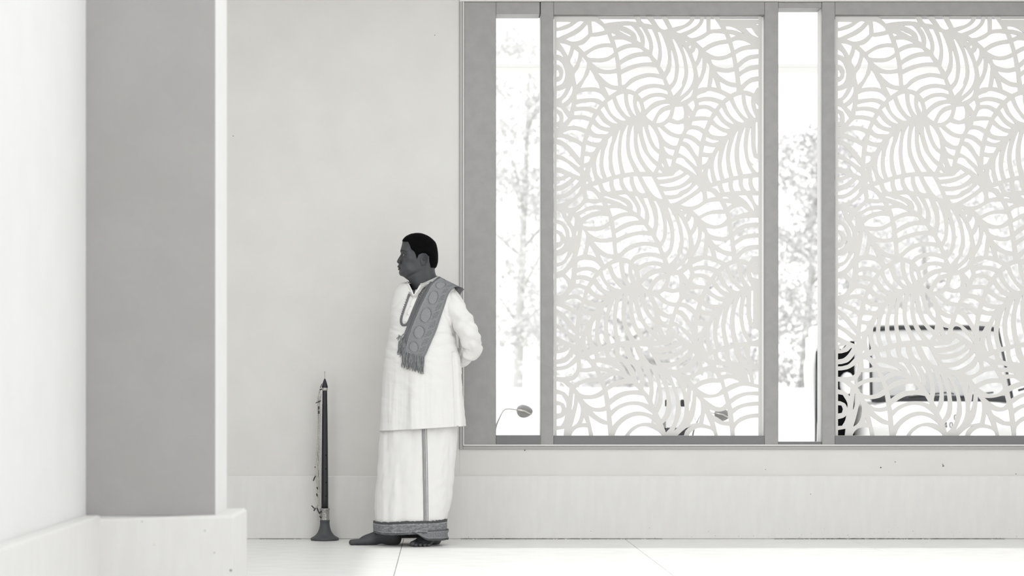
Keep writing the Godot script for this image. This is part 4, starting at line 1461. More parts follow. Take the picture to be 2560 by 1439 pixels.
# ---------------------------------------------------------------- the instrument
func build_instrument() -> void:
	var at := Vector3(-0.6577, 0, 0.112)
	var t := thing("wind_instrument", "tall dark wooden double-reed pipe standing upright on its flared bell", "wind instrument", at)
	var k := 442.4
	var lp := func(u: float, v: float, z := 0.0): return Vector3((u - 812.0) / k, (1349.5 - v) / k, z)
	var part := func(profile: Array, called: String, m: Material, parent: Node):
		var st := begin()
		lathe(st, profile, Vector3.ZERO, 36)
		return done(st, called, m, parent)
	var V := func(r: float, v: float): return Vector2(r, (1349.5 - v) / k)
	part.call([Vector2(0.070, 0.0), Vector2(0.078, 0.001), Vector2(0.0805, 0.005), Vector2(0.080, 0.011), Vector2(0.0765, 0.0145), Vector2(0.070, 0.018), Vector2(0.060, 0.0235), Vector2(0.050, 0.032), Vector2(0.041, 0.044), Vector2(0.0345, 0.058), Vector2(0.030, 0.074), Vector2(0.0275, 0.090), Vector2(0.0268, 0.104), Vector2(0.0282, 0.106), Vector2(0.0282, 0.114), Vector2(0.02, 0.115)], "bell", M.bell, t)
	var band: MeshInstance3D = part.call([Vector2(0.02, 0.113), Vector2(0.0275, 0.1135), Vector2(0.0285, 0.117), Vector2(0.0268, 0.120), Vector2(0.0258, 0.128), Vector2(0.0262, 0.148), Vector2(0.0258, 0.168), Vector2(0.0272, 0.171), Vector2(0.0282, 0.175), Vector2(0.0272, 0.180), Vector2(0.018, 0.181)], "band", M.band, t)
	band.set_meta("label", "chased silvery metal band above the bell")
	var body: MeshInstance3D = part.call([Vector2(0.0196, 0.176), Vector2(0.0196, 0.24), Vector2(0.0186, 0.40), Vector2(0.0172, 0.55), Vector2(0.0157, 0.70), Vector2(0.0148, 0.76), Vector2(0.0151, 0.762), Vector2(0.0151, 0.766), Vector2(0.0143, 0.768), Vector2(0.0138, 0.82), Vector2(0.0136, 0.850)], "pipe", M.ebony, t)
	for v in [1239.0, 1205.0, 1171.0, 1137.0]:
		var sh := begin()
		ball(sh, lp.call(815.5, v, 0.0172), Vector3(0.0032, 0.0032, 0.0022), 8)
		done(sh, "finger_hole", M.hair, body)
	part.call([V.call(0.0148, 976), V.call(0.0168, 975), V.call(0.0172, 971), V.call(0.0165, 968), V.call(0.012, 967)], "collar_ring", M.silver, t)
	part.call([V.call(0.0175, 968.5), V.call(0.0175, 966), V.call(0.0125, 958), V.call(0.0075, 951), V.call(0.0042, 947), V.call(0.002, 946)], "cap", M.ebony, t)
	part.call([V.call(0.0030, 948), V.call(0.0024, 945), V.call(0.0022, 935), V.call(0.0026, 931), V.call(0.0040, 929.5), V.call(0.0036, 928.3)], "staple", M.silver, t)
	# cords hanging down beside the pipe
	var strings := [
		[[801, 970, 0.012], [802, 1000, 0.016], [801.5, 1060, 0.017], [802, 1140, 0.018], [802.5, 1200, 0.019], [801, 1262, 0.020]],
		[[801, 972, 0.012], [796, 992, 0.016], [795, 1012, 0.016], [796, 1045, 0.016], [797, 1090, 0.017], [798.5, 1130, 0.018], [796, 1170, 0.018], [793, 1195, 0.018], [794, 1225, 0.018], [796, 1262, 0.02]],
		[[803, 985, 0.014], [799, 1004, 0.017], [799.5, 1040, 0.019], [798, 1075, 0.02], [795, 1105, 0.02], [792, 1130, 0.02], [793.5, 1160, 0.02], [795, 1205, 0.02], [797, 1250, 0.02], [799, 1290, 0.024]],
		[[797, 1030, 0.012], [797, 1075, 0.012], [794, 1110, 0.012], [795, 1150, 0.013], [798, 1190, 0.014], [798, 1240, 0.015], [793, 1270, 0.018]],
		[[796, 1120, 0.02], [789, 1165, 0.02], [788.5, 1185, 0.02], [790, 1200, 0.02], [795, 1218, 0.02]],
		[[791, 1262, 0.02], [793, 1280, 0.02], [796, 1300, 0.02], [801, 1300, 0.024]],
		[[799, 1096, 0.022], [795, 1120, 0.022], [793, 1140, 0.022], [797, 1165, 0.022], [799, 1185, 0.022], [796, 1210, 0.022], [799, 1235, 0.022], [801, 1262, 0.022]]]
	var thick := [0.0011, 0.0034, 0.0040, 0.0032, 0.0010, 0.0012, 0.0030]
	for i in strings.size():
		var pts := []
		for q in strings[i]:
			pts.append(lp.call(q[0], q[1], q[2]))
		var st := begin()
		var c := curve(pts, 5)
		var rad := []
		for q in c.size():
			rad.append(thick[i] * (0.75 + 0.55 * absf(sin(q * 0.55 + i * 1.3))))
		tube(st, c, rad, 7, 0.7)
		done(st, "cord", M.cord, t)
	# reeds, beads and a small tool tied to the cords
	for q in [[795, 1005, 803, 1001, 0.0042], [790, 1007, 795, 1004, 0.0036], [797.5, 1015, 797.7, 1023, 0.0046], [797.7, 1026, 798, 1034, 0.0046], [785, 1197, 790, 1188, 0.0052], [783.5, 1201, 787, 1195, 0.0046], [788, 1165, 788.6, 1168, 0.0036],
			[779, 1262, 788, 1271, 0.0042], [785, 1276, 790, 1268, 0.0052], [793, 1268, 800, 1284, 0.0056], [799, 1282, 804, 1276, 0.0060], [800, 1288, 803, 1294, 0.0056], [793, 1216, 795, 1222, 0.0048], [792, 1232, 794, 1240, 0.0040], [801, 970, 806, 958, 0.0030], [800, 974, 806, 972, 0.0046]]:
		var st2 := begin()
		var a: Vector3 = lp.call(q[0], q[1], 0.022)
		var b: Vector3 = lp.call(q[2], q[3], 0.024)
		tube(st2, [a, a.lerp(b, 0.25), a.lerp(b, 0.75), b], [q[4] * 0.5, q[4], q[4] * 0.9, q[4] * 0.4], 8, 0.8)
		done(st2, "reed", M.reed, t)

# ---------------------------------------------------------------- outside
func torus(st: SurfaceTool, c: Vector3, r: float, w: float, n := 28) -> void:
	var pts := []
	for i in n + 1:
		var a := TAU * i / n
		pts.append(c + Vector3(0, sin(a) * r, cos(a) * r))
	tube(st, pts, [w], 8)

func build_motorcycle(at: Vector3, label: String, visor: bool, mirrors: Array) -> void:
	# faces the wall (+z); at is the ground under its middle
	var t := thing("motorcycle", label, "motorcycle", at, "motorcycles parked outside the window")
	for z in [0.62, -0.62]:
		var st := begin()
		torus(st, Vector3(0, 0.3, z), 0.245, 0.05)
		var wheel := done(st, "tyre", M.rubber, t)
		st = begin()
		torus(st, Vector3(0, 0.3, z), 0.19, 0.012)
		for a in 6:
			var q := TAU * a / 6.0
			tube(st, [Vector3(0, 0.3, z), Vector3(0, 0.3 + 0.19 * sin(q), z + 0.19 * cos(q))], [0.008], 6)
		done(st, "rim", M.silver, wheel)
	var parts := begin()
	for s in [-1, 1]:
		tube(parts, [Vector3(0.09 * s, 0.3, 0.62), Vector3(0.09 * s, 0.62, 0.52), Vector3(0.085 * s, 0.92, 0.42)], [0.02], 8)
	done(parts, "fork", M.silver, t)
	parts = begin()
	tube(parts, curve([Vector3(-0.36, 0.86, 0.22), Vector3(-0.22, 0.88, 0.30), Vector3(-0.08, 0.84, 0.38), Vector3(0.08, 0.84, 0.38), Vector3(0.22, 0.88, 0.30), Vector3(0.36, 0.86, 0.22)], 4), [0.012], 8)
	var bars := done(parts, "handlebar", M.silver, t)
	for s in [-1, 1]:
		parts = begin()
		tube(parts, [Vector3(0.25 * s, 0.875, 0.285), Vector3(0.37 * s, 0.86, 0.215)], [0.019], 10)
		done(parts, "grip", M.rubber, bars)
		parts = begin()
		tube(parts, [Vector3(0.2 * s, 0.87, 0.33), Vector3(0.34 * s, 0.845, 0.285)], [0.006], 6)
		done(parts, "lever", M.silver, bars)
		parts = begin()
		ball(parts, Vector3(0.19 * s, 0.83, 0.42), Vector3(0.03, 0.025, 0.03), 10)
		done(parts, "indicator", M.silver, t)
		if not s in mirrors:
			continue
		parts = begin()
		tube(parts, curve([Vector3(0.13 * s, 0.88, 0.33), Vector3(0.14 * s, 1.0, 0.33), Vector3(0.175 * s, 1.09, 0.32), Vector3(0.215 * s, 1.146, 0.31), Vector3(0.30 * s, 1.140, 0.31)], 3), [0.0075, 0.0075, 0.0075, 0.007, 0.006, 0.005, 0.004, 0.0032, 0.003], 8)
		done(parts, "mirror_stem", M.mirror_shell, t)
		# mirror head: a rounded shell with a ridge
		parts = begin()
		var rings := []
		for q in [[-0.016, 0.2], [-0.012, 0.75], [0.0, 1.0], [0.010, 0.92], [0.018, 0.6], [0.021, 0.15]]:
			var r := PackedVector3Array()
			for j in 20:
				var a := TAU * j / 20.0
				r.append(Vector3(0.352 * s + (0.058 * cos(a) - 0.008 * sin(a)) * q[1] * s, 1.132 + (0.046 * sin(a) * (1.0 - 0.22 * cos(a)) + 0.004 * cos(a)) * q[1], 0.31 + q[0]))
			rings.append(r)
		loft(parts, rings)
		var head := done(parts, "mirror", M.mirror_shell, t)
		parts = begin()
		tube(parts, [Vector3(0.300 * s, 1.142, 0.327), Vector3(0.352 * s, 1.132, 0.334), Vector3(0.402 * s, 1.108, 0.328)], [0.006, 0.007, 0.004], 6)
		done(parts, "ridge", M.silver, head)
	parts = begin()
	ball(parts, Vector3(0, 0.80, 0.46), Vector3(0.10, 0.10, 0.09), 16)
	done(parts, "headlamp", M.silver, t)
	parts = begin(true)
	cbox(parts, Vector3(-0.08, 0.96, 0.40), Vector3(0.08, 1.04, 0.47), 0.02)
	done(parts, "instruments", M.rubber, t)
	parts = begin()
	ball(parts, Vector3(0, 0.78, 0.12), Vector3(0.14, 0.12, 0.26), 16)
	done(parts, "fuel_tank", M.van_white, t)
	parts = begin(true)
	cbox(parts, Vector3(-0.13, 0.70, -0.72), Vector3(0.13, 0.80, -0.10), 0.04)
	done(parts, "saddle", M.rubber, t)
	parts = begin(true)
	cbox(parts, Vector3(-0.14, 0.24, -0.22), Vector3(0.14, 0.62, 0.22), 0.05)
	done(parts, "engine", M.mirror_shell, t)
	if visor:
		parts = begin()
		var rows := []
		for i in 6:
			var row := []
			for j in 9:
				var k := (j - 4) / 4.0
				row.append(Vector3(k * (0.17 - 0.012 * i), 1.04 + 0.058 * i, 0.47 - 0.10 * k * k - 0.022 * i))
			rows.append(row)
		slab_strip(parts, rows, 0.004)
		done(parts, "visor", M.visor, t)
		for s in [-1, 1]:
			bar("visor_bracket", Vector3(0.085 * s - 0.02, 1.02, 0.40), Vector3(0.085 * s + 0.02, 1.10, 0.43), M.rubber, t, 0.006)
			bar("visor_bracket", Vector3(0.055 * s - 0.015, 1.19, 0.40), Vector3(0.055 * s + 0.02, 1.24, 0.43), M.rubber, t, 0.006)

func body_shell(st: SurfaceTool, secs: Array) -> void:
	# cross sections of a car along z: [z, half width, lower y, upper y, roundness]
	var rings := []
	for s in secs:
		var r := PackedVector3Array()
		for j in 32:
			var a := TAU * j / 32.0
			var p: float = 2.0 / s[4]
			var c := signf(cos(a)) * pow(absf(cos(a)), p)
			var d := signf(sin(a)) * pow(absf(sin(a)), p)
			r.append(Vector3(s[1] * c, (s[2] + s[3]) / 2.0 + (s[3] - s[2]) / 2.0 * d, s[0]))
		rings.append(r)
	loft(st, rings)

func build_van() -> void:
	var t := thing("van", "white minivan facing the window with its front door open", "van", Vector3(4.43, -0.42, -6.0))
	var st := begin()
	body_shell(st, [[-3.2, 0.6, 0.4, 1.1, 6.0], [-3.15, 0.70, 0.28, 1.22, 7.0], [-0.3, 0.72, 0.26, 1.235, 7.0], [-0.05, 0.71, 0.28, 1.215, 6.0], [0.03, 0.66, 0.33, 1.17, 5.0], [0.05, 0.5, 0.45, 1.0, 4.0]])
	var body := done(st, "body", M.van_white, t)
	# cab: posts, roof and glass
	var w := func(x: float, y: float, z: float): return Vector3(x, y, z)
	for s in [-1.0, 1.0]:
		st = begin(true)
		var b := [w.call(0.70 * s, 1.20, -0.06), w.call(0.62 * s, 1.20, -0.05), w.call(0.57 * s, 1.88, -0.34), w.call(0.63 * s, 1.86, -0.38)]
		var c := []
		for p in b:
			c.append(p - Vector3(0, 0, 0.07))
		quad(st, b[0], b[1], b[2], b[3], w.call(0, 1.5, -1))
		for i in 4:
			quad(st, b[i], b[(i + 1) % 4], c[(i + 1) % 4], c[i], (b[0] + c[2]) / 2.0)
		done(st, "post", M.van_white, t)
		bar("post", w.call(0.60 * s - 0.03, 1.2, -1.35), w.call(0.60 * s + 0.03, 1.86, -1.25), M.van_white, t, 0.01)
		bar("post", w.call(0.60 * s - 0.03, 1.2, -3.1), w.call(0.60 * s + 0.03, 1.86, -3.0), M.van_white, t, 0.01)
	st = begin()
	body_shell(st, [[-3.15, 0.5, 1.84, 1.95, 4.0], [-3.0, 0.62, 1.83, 1.99, 5.0], [-0.55, 0.63, 1.84, 1.99, 5.0], [-0.37, 0.60, 1.86, 1.955, 4.0], [-0.33, 0.5, 1.87, 1.92, 4.0]])
	done(st, "roof", M.van_white, t)
	st = begin(true)
	var g := [w.call(-0.63, 1.21, -0.055), w.call(0.63, 1.21, -0.055), w.call(0.575, 1.86, -0.335), w.call(-0.575, 1.86, -0.335)]
	quad(st, g[0], g[1], g[2], g[3], w.call(0, 1.5, -1))
	var n := Vector3(0, 0.02, 0.0) - Vector3(0, 0.0, 0.006)
	quad(st, g[0] + n, g[1] + n, g[2] + n, g[3] + n, w.call(0, 1.5, 1))
	done(st, "windscreen", M.car_glass, t)
	st = begin()
	tube(st, [w.call(-0.585, 1.845, -0.318), w.call(-0.3, 1.862, -0.318), w.call(0.3, 1.862, -0.318), w.call(0.585, 1.845, -0.318)], [0.02], 8)
	tube(st, [w.call(-0.62, 1.222, -0.045), w.call(0.62, 1.222, -0.045)], [0.03], 8)
	tube(st, [w.call(-0.625, 1.22, -0.048), w.call(-0.575, 1.845, -0.318)], [0.012], 8)
	tube(st, [w.call(0.625, 1.22, -0.048), w.call(0.575, 1.845, -0.318)], [0.012], 8)
	done(st, "windscreen_rubber", M.rubber, t)
	st = begin()
	tube(st, [w.call(-0.3, 1.24, -0.02), w.call(0.05, 1.28, -0.035), w.call(0.1, 1.265, -0.03)], [0.008], 6)
	tube(st, [w.call(0.15, 1.24, -0.02), w.call(0.45, 1.28, -0.035)], [0.008], 6)
	done(st, "wiper", M.rubber, t)
	st = begin()
	var whl := []
	for i in 25:
		var a := TAU * i / 24.0
		whl.append(w.call(-0.30 + 0.17 * cos(a), 1.33 + 0.13 * sin(a), -0.42 - 0.1 * sin(a)))
	tube(st, whl, [0.016], 8)
	done(st, "steering_wheel", M.rubber, t)
	for x in [-0.3, 0.3]:
		st = begin(true)
		cbox(st, w.call(x - 0.22, 0.9, -1.15), w.call(x + 0.22, 1.48, -1.0), 0.05)
		done(st, "seat", M.seat_grey, t)
	for s in [-1.0, 1.0]:
		st = begin()
		ball(st, w.call(0.54 * s, 0.93, 0.02), Vector3(0.11, 0.085, 0.05), 18)
		done(st, "headlamp", M.lamp_glass, t)
		st = begin()
		tube(st, [w.call(0.66 * s, 1.28, -0.2), w.call(0.80 * s, 1.33, -0.1)], [0.012], 6)
		ball(st, w.call(0.83 * s, 1.36, -0.1), Vector3(0.07, 0.10, 0.03), 14)
		done(st, "side_mirror", M.van_white if s < 0 else M.rubber, t)
		for z in [-0.7, -2.6]:
			st = begin()
			torus(st, Vector3(0.62 * s, 0.28, z), 0.2, 0.08)
			done(st, "tyre", M.rubber, t)
	st = begin(true)
	cbox(st, w.call(-0.71, 0.40, -0.02), w.call(0.71, 0.60, 0.10), 0.03)
	done(st, "bumper", M.bumper, t)
	# number painted on two lines
	var plate := bar("number_plate", Vector3(-0.12, 0.955, 0.035), Vector3(0.22, 1.115, 0.055), M.van_white, t, 0.004)
	for q in [["K", -0.075, 1.062], ["0", 0.095, 1.062], ["4", 0.005, 0.995], ["0", 0.055, 0.995], ["3", 0.18, 0.995]]:
		var tm := TextMesh.new()
		tm.text = q[0]
		tm.font_size = 16
		tm.pixel_size = 0.0042
		tm.depth = 0.003
		var o := MeshInstance3D.new()
		o.mesh = tm
		o.material_override = M.reed
		o.name = "letter"
		plate.add_child(o, true)
		o.position = Vector3(q[1], q[2], 0.0565)
	# open door on the picture's left: white skin, black inner panel turned to the window
	st = begin()
	var rows := []
	for i in 14:
		var f := i / 13.0
		var y := lerpf(0.32, 1.86, f)
		var edge := -1.245 + 0.03 * sin(f * 5.0) + 0.20 * pow(maxf(f - 0.72, 0.0) / 0.28, 2.0) - 0.05 * clampf((0.25 - f) / 0.25, 0.0, 1.0)
		var row := []
		for j in 7:
			var k := j / 6.0
			row.append(Vector3(lerpf(edge, -0.70, k), y, 0.20 - 0.55 * k + 0.05 * sin(k * PI)))
		rows.append(row)
	slab_strip(st, rows, 0.07)
	var door := done(st, "door", M.van_white, t)
	st = begin()
	rows = []
	for i in 8:
		var f := i / 7.0
		var row := []
		for j in 5:
			var k := lerpf(0.22 - 0.05 * f, 0.97, j / 4.0)
			row.append(Vector3(lerpf(-1.245, -0.70, k), lerpf(0.42, 1.74, f), 0.215 - 0.55 * k + 0.05 * sin(k * PI)))
		rows.append(row)
	slab_strip(st, rows, 0.02)
	done(st, "door_trim", M.hair, door).set_meta("label", "black inner door panel")
	st = begin()
	tube(st, [Vector3(-1.165, 0.52, 0.16), Vector3(-1.150, 1.1, 0.15), Vector3(-1.130, 1.70, 0.14)], [0.010], 8)
	done(st, "door_seal", M.rubber, door)

func build_car() -> void:
	var t := thing("car", "white car blurred far behind the open van door", "car", Vector3(3.95, -0.42, -12.5))
	var st := begin()
	body_shell(st, [[-4.0, 0.6, 0.35, 0.8, 4.0], [-3.9, 0.8, 0.25, 0.95, 5.0], [-1.0, 0.84, 0.22, 1.0, 5.0], [-0.1, 0.80, 0.25, 0.90, 4.0], [0.0, 0.6, 0.35, 0.75, 3.0]])
	done(st, "body", M.van_white, t)
	st = begin()
	body_shell(st, [[-3.6, 0.5, 0.8, 1.0, 3.0], [-3.1, 0.68, 0.8, 1.40, 4.0], [-2.0, 0.70, 0.8, 1.47, 4.0], [-1.5, 0.68, 0.8, 1.36, 4.0], [-0.85, 0.62, 0.8, 1.0, 3.0]])
	done(st, "cabin", M.van_white, t)
	st = begin(true)
	quad(st, Vector3(-0.58, 1.0, -0.93), Vector3(0.58, 1.0, -0.93), Vector3(0.52, 1.34, -1.44), Vector3(-0.52, 1.34, -1.44), Vector3(0, 1, -2))
	done(st, "windscreen", M.lamp_glass, t)
	for s in [-1.0, 1.0]:
		st = begin()
		ball(st, Vector3(0.90 * s, 1.06, -1.1), Vector3(0.10, 0.07, 0.05), 10)
		done(st, "side_mirror", M.van_white, t)
		st = begin()
		ball(st, Vector3(0.55 * s, 0.66, -0.06), Vector3(0.14, 0.07, 0.06), 10)
		done(st, "headlamp", M.lamp_glass, t)
		for z in [-0.75, -3.2]:
			st = begin()
			torus(st, Vector3(0.72 * s, 0.3, z), 0.22, 0.08)
			done(st, "tyre", M.rubber, t)

func build_tree(at: Vector3, h: float, spread: float, dense: float, low: float, label: String) -> void:
	var t := thing("tree", label, "tree", at, "trees beyond the boundary wall")
	var st := begin()
	var lean := Vector3(rng.randf_range(-0.3, 0.3), 0, 0)
	tube(st, curve([Vector3.ZERO, lean * 0.4 + Vector3(0, h * 0.3, 0), lean + Vector3(0, h * 0.6, 0), lean * 1.6 + Vector3(0, h * 0.92, 0)], 4), [0.16, 0.14, 0.13, 0.12, 0.11, 0.10, 0.09, 0.08, 0.07, 0.06, 0.05, 0.03, 0.02], 8)
	for k in 9:
		var y := h * rng.randf_range(0.3, 0.8)
		var a := rng.randf() * TAU
		var r := spread * rng.randf_range(0.5, 0.9)
		var b := lean * (y / h) * 1.5 + Vector3(0, y, 0)
		tube(st, [b, b + Vector3(cos(a) * r * 0.5, h * 0.07, sin(a) * r * 0.5), b + Vector3(cos(a) * r, h * 0.11, sin(a) * r)], [0.045, 0.03, 0.012], 6)
	done(st, "trunk", M.bark, t)
	st = begin(true)
	var clumps := int(95 * dense)
	for k in clumps:
		var y := rng.randf_range(low, 1.0)
		var girth := spread * sqrt(maxf(1.0 - pow((y - 0.55) / 0.55, 2.0), 0.06))
		var a := rng.randf() * TAU
		var c := lean * y * 1.5 + Vector3(cos(a), 0, sin(a)) * girth * sqrt(rng.randf()) + Vector3(0, y * h, 0)
		var size := rng.randf_range(0.28, 0.62)
		for q in 70:
			var d := Vector3(rng.randfn(), rng.randfn() * 0.75, rng.randfn()) * size * 0.55
			var p := c + d
			var l := rng.randf_range(0.07, 0.15)
			var e := Vector3(rng.randfn(), rng.randfn() - 0.4, rng.randfn()).normalized()
			var f := e.cross(Vector3(rng.randfn(), rng.randfn(), rng.randfn())).normalized() * l * 0.36
			var tip := p + e * l
			var m := p + e * l * 0.45
			for v in [p, m + f, tip, p, tip, m - f]:
				st.add_vertex(v)
	done(st, "foliage", M.leaf_dark if dense > 1.4 else M.leaf, t).set_meta("kind", "stuff")

func build_outside() -> void:
	build_motorcycle(Vector3(0.245, -0.42, -3.1), "motorcycle whose round mirror shows in the clear left pane", false, [-1, 1])
	build_motorcycle(Vector3(1.66, -0.445, -3.1), "motorcycle with small visor behind the left leaf screen", true, [1])
	build_van()
	build_car()
	# three rows of trees, one behind the other
	var spots := [
		[1290, -30.0, 9.2, 2.0, 1.39, 0.26, "tall thin tree with forked trunk behind the clear left pane"],
		[1590, -23.5, 4.2, 1.9, 1.0, 0.16, "bushy tree behind the left half of the left screen"],
		[1780, -37.0, 6.4, 1.9, 1.0, 0.20, "leafy tree behind the right half of the left screen"],
		[2000, -30.0, 7.0, 1.9, 1.5, 0.08, "dense leafy tree seen in the clear gap between the screens"],
		[2255, -37.0, 6.0, 1.9, 0.9, 0.15, "round tree behind the left part of the right screen"],
		[2330, -23.5, 4.9, 2.0, 1.0, 0.15, "dense tree above the minivan roof"],
		[2590, -30.5, 6.4, 1.9, 1.0, 0.15, "leafy tree at the right edge of the picture"]]
	for s in spots:
		var at := px(s[0], 1000, s[1])
		build_tree(Vector3(at.x, -0.43, s[1]), s[2], s[3], s[4], s[5], s[6])

# ---------------------------------------------------------------- cloth pictures
func cloth_textures() -> void:
	# stole: grey ground, darker edges, a row of rings with crescents, small sprigs beside it
	var img := Image.create(160, 640, false, Image.FORMAT_RGB8)
	for y in 640:
		for x in 160:
			var g := 0.515 + 0.06 * fine.get_noise_2d(x * 5.0, y * 5.0) + (0.025 if (x + y) % 3 == 0 else 0.0)
			if x < 16:
				g -= 0.13
			elif x < 22:
				g += 0.03
			var cy := fposmod(y, 88.0) - 44.0
			var cx := x - 66.0
			var r := sqrt(cx * cx + cy * cy)
			if r < 34.0:
				g += 0.025
				# a pair of crescents inside each roundel
				if Vector2(cx, cy).distance_to(Vector2(-5, 3)) > 34.0 or Vector2(cx, cy).distance_to(Vector2(5, -3)) > 34.0:
					g -= 0.13
			elif r < 40.0 and fine.get_noise_2d(x * 18.0, y * 18.0) > 0.22:
				g -= 0.08
			if x > 108 and x < 140 and fine.get_noise_2d(x * 11.0, y * 8.0) > 0.16 and absf(sin(y * 0.07 + x * 0.05)) > 0.35:
				g -= 0.16
			if x > 144 and fine.get_noise_2d(x * 14.0 + 500.0, y * 9.0) > 0.12:
				g -= 0.10
			img.set_pixel(x, y, Color(g * 0.985, g * 0.99, g * 1.005))
	M.stole.albedo_texture = ImageTexture.create_from_image(img)
	# border: figured weave between pale lines, darker rough upper edge
	var bi := Image.create(768, 64, false, Image.FORMAT_RGB8)
	for y in 64:
		for x in 768:
			var g := 0.485 + 0.17 * fine.get_noise_2d(x * 9.0, y * 16.0) + 0.12 * noise.get_noise_2d(x * 2.0, y * 5.0)
			if y > 50:
				g = 0.30 + 0.06 * fine.get_noise_2d(x * 12.0, y * 14.0)
			elif y > 47 or (y > 11 and y < 14):
				g = 0.62 + 0.22 * fine.get_noise_2d(x * 6.0, y)
			elif y < 11:
				g -= 0.12
			bi.set_pixel(x, y, Color(g * 0.985, g * 0.995, g * 1.01))
	M.border.albedo_texture = ImageTexture.create_from_image(bi)
	# collar: white with a small grey stitched pattern
	var ci := Image.create(48, 512, false, Image.FORMAT_RGB8)
	for y in 512:
		for x in 48:
			var g := 0.84
			if fine.get_noise_2d(x * 14.0, y * 14.0) > 0.02:
				g = 0.64
			ci.set_pixel(x, y, Color(g, g * 0.99, g * 0.97))
	M.collar.albedo_texture = ImageTexture.create_from_image(ci)

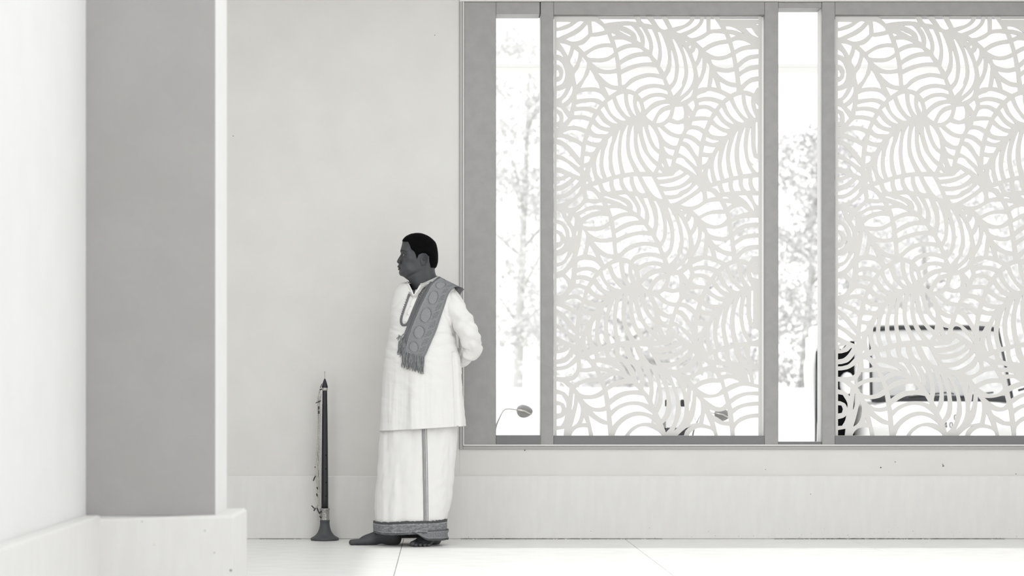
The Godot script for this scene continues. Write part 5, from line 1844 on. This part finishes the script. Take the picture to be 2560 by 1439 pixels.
func materials() -> void:
	grain(mat("plaster", Color.WHITE, 0.8), 0.012, Color(0.838, 0.831, 0.815), Color(0.852, 0.846, 0.830), 512, 2.2)
	grain(mat("plaster_white", Color.WHITE, 0.8), 0.012, Color(0.867, 0.864, 0.856), Color(0.877, 0.874, 0.867), 512, 2.2)
	grain(mat("skirting", Color.WHITE, 0.7), 0.02, Color(0.850, 0.844, 0.832), Color(0.864, 0.859, 0.847), 512, 1.3)
	M.skirting.uv1_scale = Vector3(1.6, 0.35, 1.6)
	grain(mat("grey_paint", Color.WHITE, 0.75), 0.012, Color(0.628, 0.620, 0.615), Color(0.640, 0.633, 0.628), 512, 2.2)
	mat("dirt", Color(0.42, 0.42, 0.43), 0.95)
	mat("joint", Color(0.62, 0.61, 0.60), 0.95)
	grain(mat("slab", Color.WHITE, 0.42), 0.015, Color(0.885, 0.88, 0.868), Color(0.925, 0.922, 0.912), 512, 1.6, 5)
	grain(mat("slab_b", Color.WHITE, 0.42), 0.015, Color(0.888, 0.883, 0.871), Color(0.928, 0.925, 0.915), 512, 1.7, 5)
	for k in ["slab", "slab_b"]:
		M[k].uv1_scale = Vector3(0.5, 1.0, 2.4)
	mat("court", Color(0.88, 0.875, 0.86), 0.9)
	mat("sand", Color(0.93, 0.925, 0.915), 0.95)
	grain(mat("frame", Color.WHITE, 0.45, 0.25), 0.02, Color(0.578, 0.574, 0.571), Color(0.600, 0.595, 0.590), 256, 0.5)
	mat("rail_metal", Color(0.46, 0.459, 0.462), 0.5, 0.25)  # frame grey darkened: shade on the bottom rails put into the colour
	mat("frame_light", Color(0.86, 0.855, 0.845), 0.35)
	mat("frame_mid", Color(0.66, 0.655, 0.648), 0.4)
	mat("screen", Color(0.838, 0.830, 0.815), 0.6)
	mat("skin", Color(0.262, 0.264, 0.276), 0.55)
	mat("hair", Color(0.022, 0.023, 0.027), 0.85)
	M.hair.metallic_specular = 0.2
	mat("brow", Color(0.20, 0.20, 0.21), 0.8)
	mat("eye_white", Color(0.60, 0.595, 0.59), 0.3)
	mat("white_cloth", Color(0.885, 0.88, 0.869), 0.95)
	mat("collar", Color.WHITE, 0.95)
	mat("stole", Color.WHITE, 0.95)
	grain(mat("fringe", Color.WHITE, 0.95), 0.05, Color(0.40, 0.402, 0.41), Color(0.62, 0.622, 0.63), 256, 0.05)
	mat("stole_dark", Color(0.42, 0.42, 0.43), 0.95)
	mat("stole_light", Color(0.80, 0.79, 0.775), 0.8)
	mat("border", Color.WHITE, 0.95)
	mat("stripe", Color(0.55, 0.55, 0.55), 0.95)
	mat("ebony", Color(0.10, 0.105, 0.12), 0.42)
	mat("bell", Color(0.27, 0.275, 0.285), 0.5)
	grain(mat("band", Color.WHITE, 0.4, 0.5), 0.06, Color(0.40, 0.40, 0.40), Color(0.80, 0.79, 0.77), 256, 0.11)
	mat("silver", Color(0.72, 0.71, 0.69), 0.35, 0.6)
	grain(mat("cord", Color.WHITE, 0.95), 0.05, Color(0.50, 0.495, 0.48), Color(0.86, 0.85, 0.83), 256, 0.06)
	mat("reed", Color(0.24, 0.24, 0.245), 0.8)
	mat("rubber", Color(0.20, 0.20, 0.21), 0.7)
	mat("van_white", Color(0.95, 0.948, 0.94), 0.3)
	mat("mirror_shell", Color(0.50, 0.497, 0.493), 0.4)
	mat("seat_grey", Color(0.50, 0.50, 0.50), 0.8)
	mat("lamp_glass", Color(0.80, 0.80, 0.79), 0.15)
	mat("bumper", Color(0.66, 0.655, 0.65), 0.6)
	var v := mat("visor", Color(0.75, 0.75, 0.75, 0.35), 0.1)
	v.transparency = BaseMaterial3D.TRANSPARENCY_ALPHA
	var g := mat("car_glass", Color(0.80, 0.80, 0.79, 0.45), 0.08)
	g.transparency = BaseMaterial3D.TRANSPARENCY_ALPHA
	mat("bark", Color(0.78, 0.776, 0.768), 0.95)
	mat("leaf", Color(0.825, 0.822, 0.816), 0.8)
	M.leaf.backlight_enabled = true
	M.leaf.backlight = Color(0.34, 0.34, 0.335)
	M.leaf.cull_mode = BaseMaterial3D.CULL_DISABLED
	M["leaf_dark"] = M.leaf.duplicate()
	M.leaf_dark.albedo_color = Color(0.785, 0.782, 0.777)  # same leaf, only a darker tone
	cloth_textures()

func _ready() -> void:
	rng.seed = 41
	noise.seed = 7
	noise.frequency = 0.02
	noise.fractal_octaves = 3
	fine.seed = 11
	fine.frequency = 0.03
	fine.fractal_octaves = 2
	# camera: level lens shifted up and to the right, as the parallel verticals show
	var cam := Camera3D.new()
	cam.name = "camera"
	add_child(cam)
	var lens := CameraAttributesPhysical.new()
	lens.frustum_focal_length = 85.0
	lens.exposure_aperture = 3.0
	lens.frustum_focus_distance = 11.1
	lens.frustum_near = 0.1
	lens.frustum_far = 300.0
	cam.attributes = lens
	cam.position = Vector3(0, EYE, DIST)
	cam.set_frustum(0.1 * 1439.0 / FOCAL, Vector2(0.1 * (1280.0 - 1103.0) / FOCAL, 0.1 * (1000.0 - 719.5) / FOCAL), 0.1, 300.0)
	cam.current = true
	# bright white sky over an open court
	var env := Environment.new()
	env.tonemap_mode = Environment.TONE_MAPPER_LINEAR
	env.tonemap_exposure = 1.71
	env.background_mode = Environment.BG_SKY
	var sm := ProceduralSkyMaterial.new()
	sm.sky_top_color = Color(0.93, 0.94, 0.95)
	sm.sky_horizon_color = Color(1.0, 0.998, 0.99)
	sm.ground_bottom_color = Color(0.9, 0.9, 0.89)
	sm.ground_horizon_color = Color(1.0, 0.998, 0.99)
	sm.sun_angle_max = 1.0
	var sky := Sky.new()
	sky.sky_material = sm
	env.sky = sky
	env.background_energy_multiplier = 1.1
	env.sdfgi_enabled = true
	env.ssao_enabled = true
	env.ssil_enabled = true
	var we := WorldEnvironment.new()
	we.name = "world"
	we.environment = env
	add_child(we)
	# high sun, a little from the left and from behind the wall
	var sun := DirectionalLight3D.new()
	sun.name = "sun"
	sun.shadow_enabled = true
	sun.light_energy = 0.24
	sun.light_angular_distance = 1.2
	add_child(sun)
	sun.look_at_from_position(Vector3.ZERO, Vector3(0.43, -1.0, -0.13), Vector3(0, 0, 1))
	materials()
	build_room()
	build_window()
	build_man()
	build_instrument()
	build_outside()
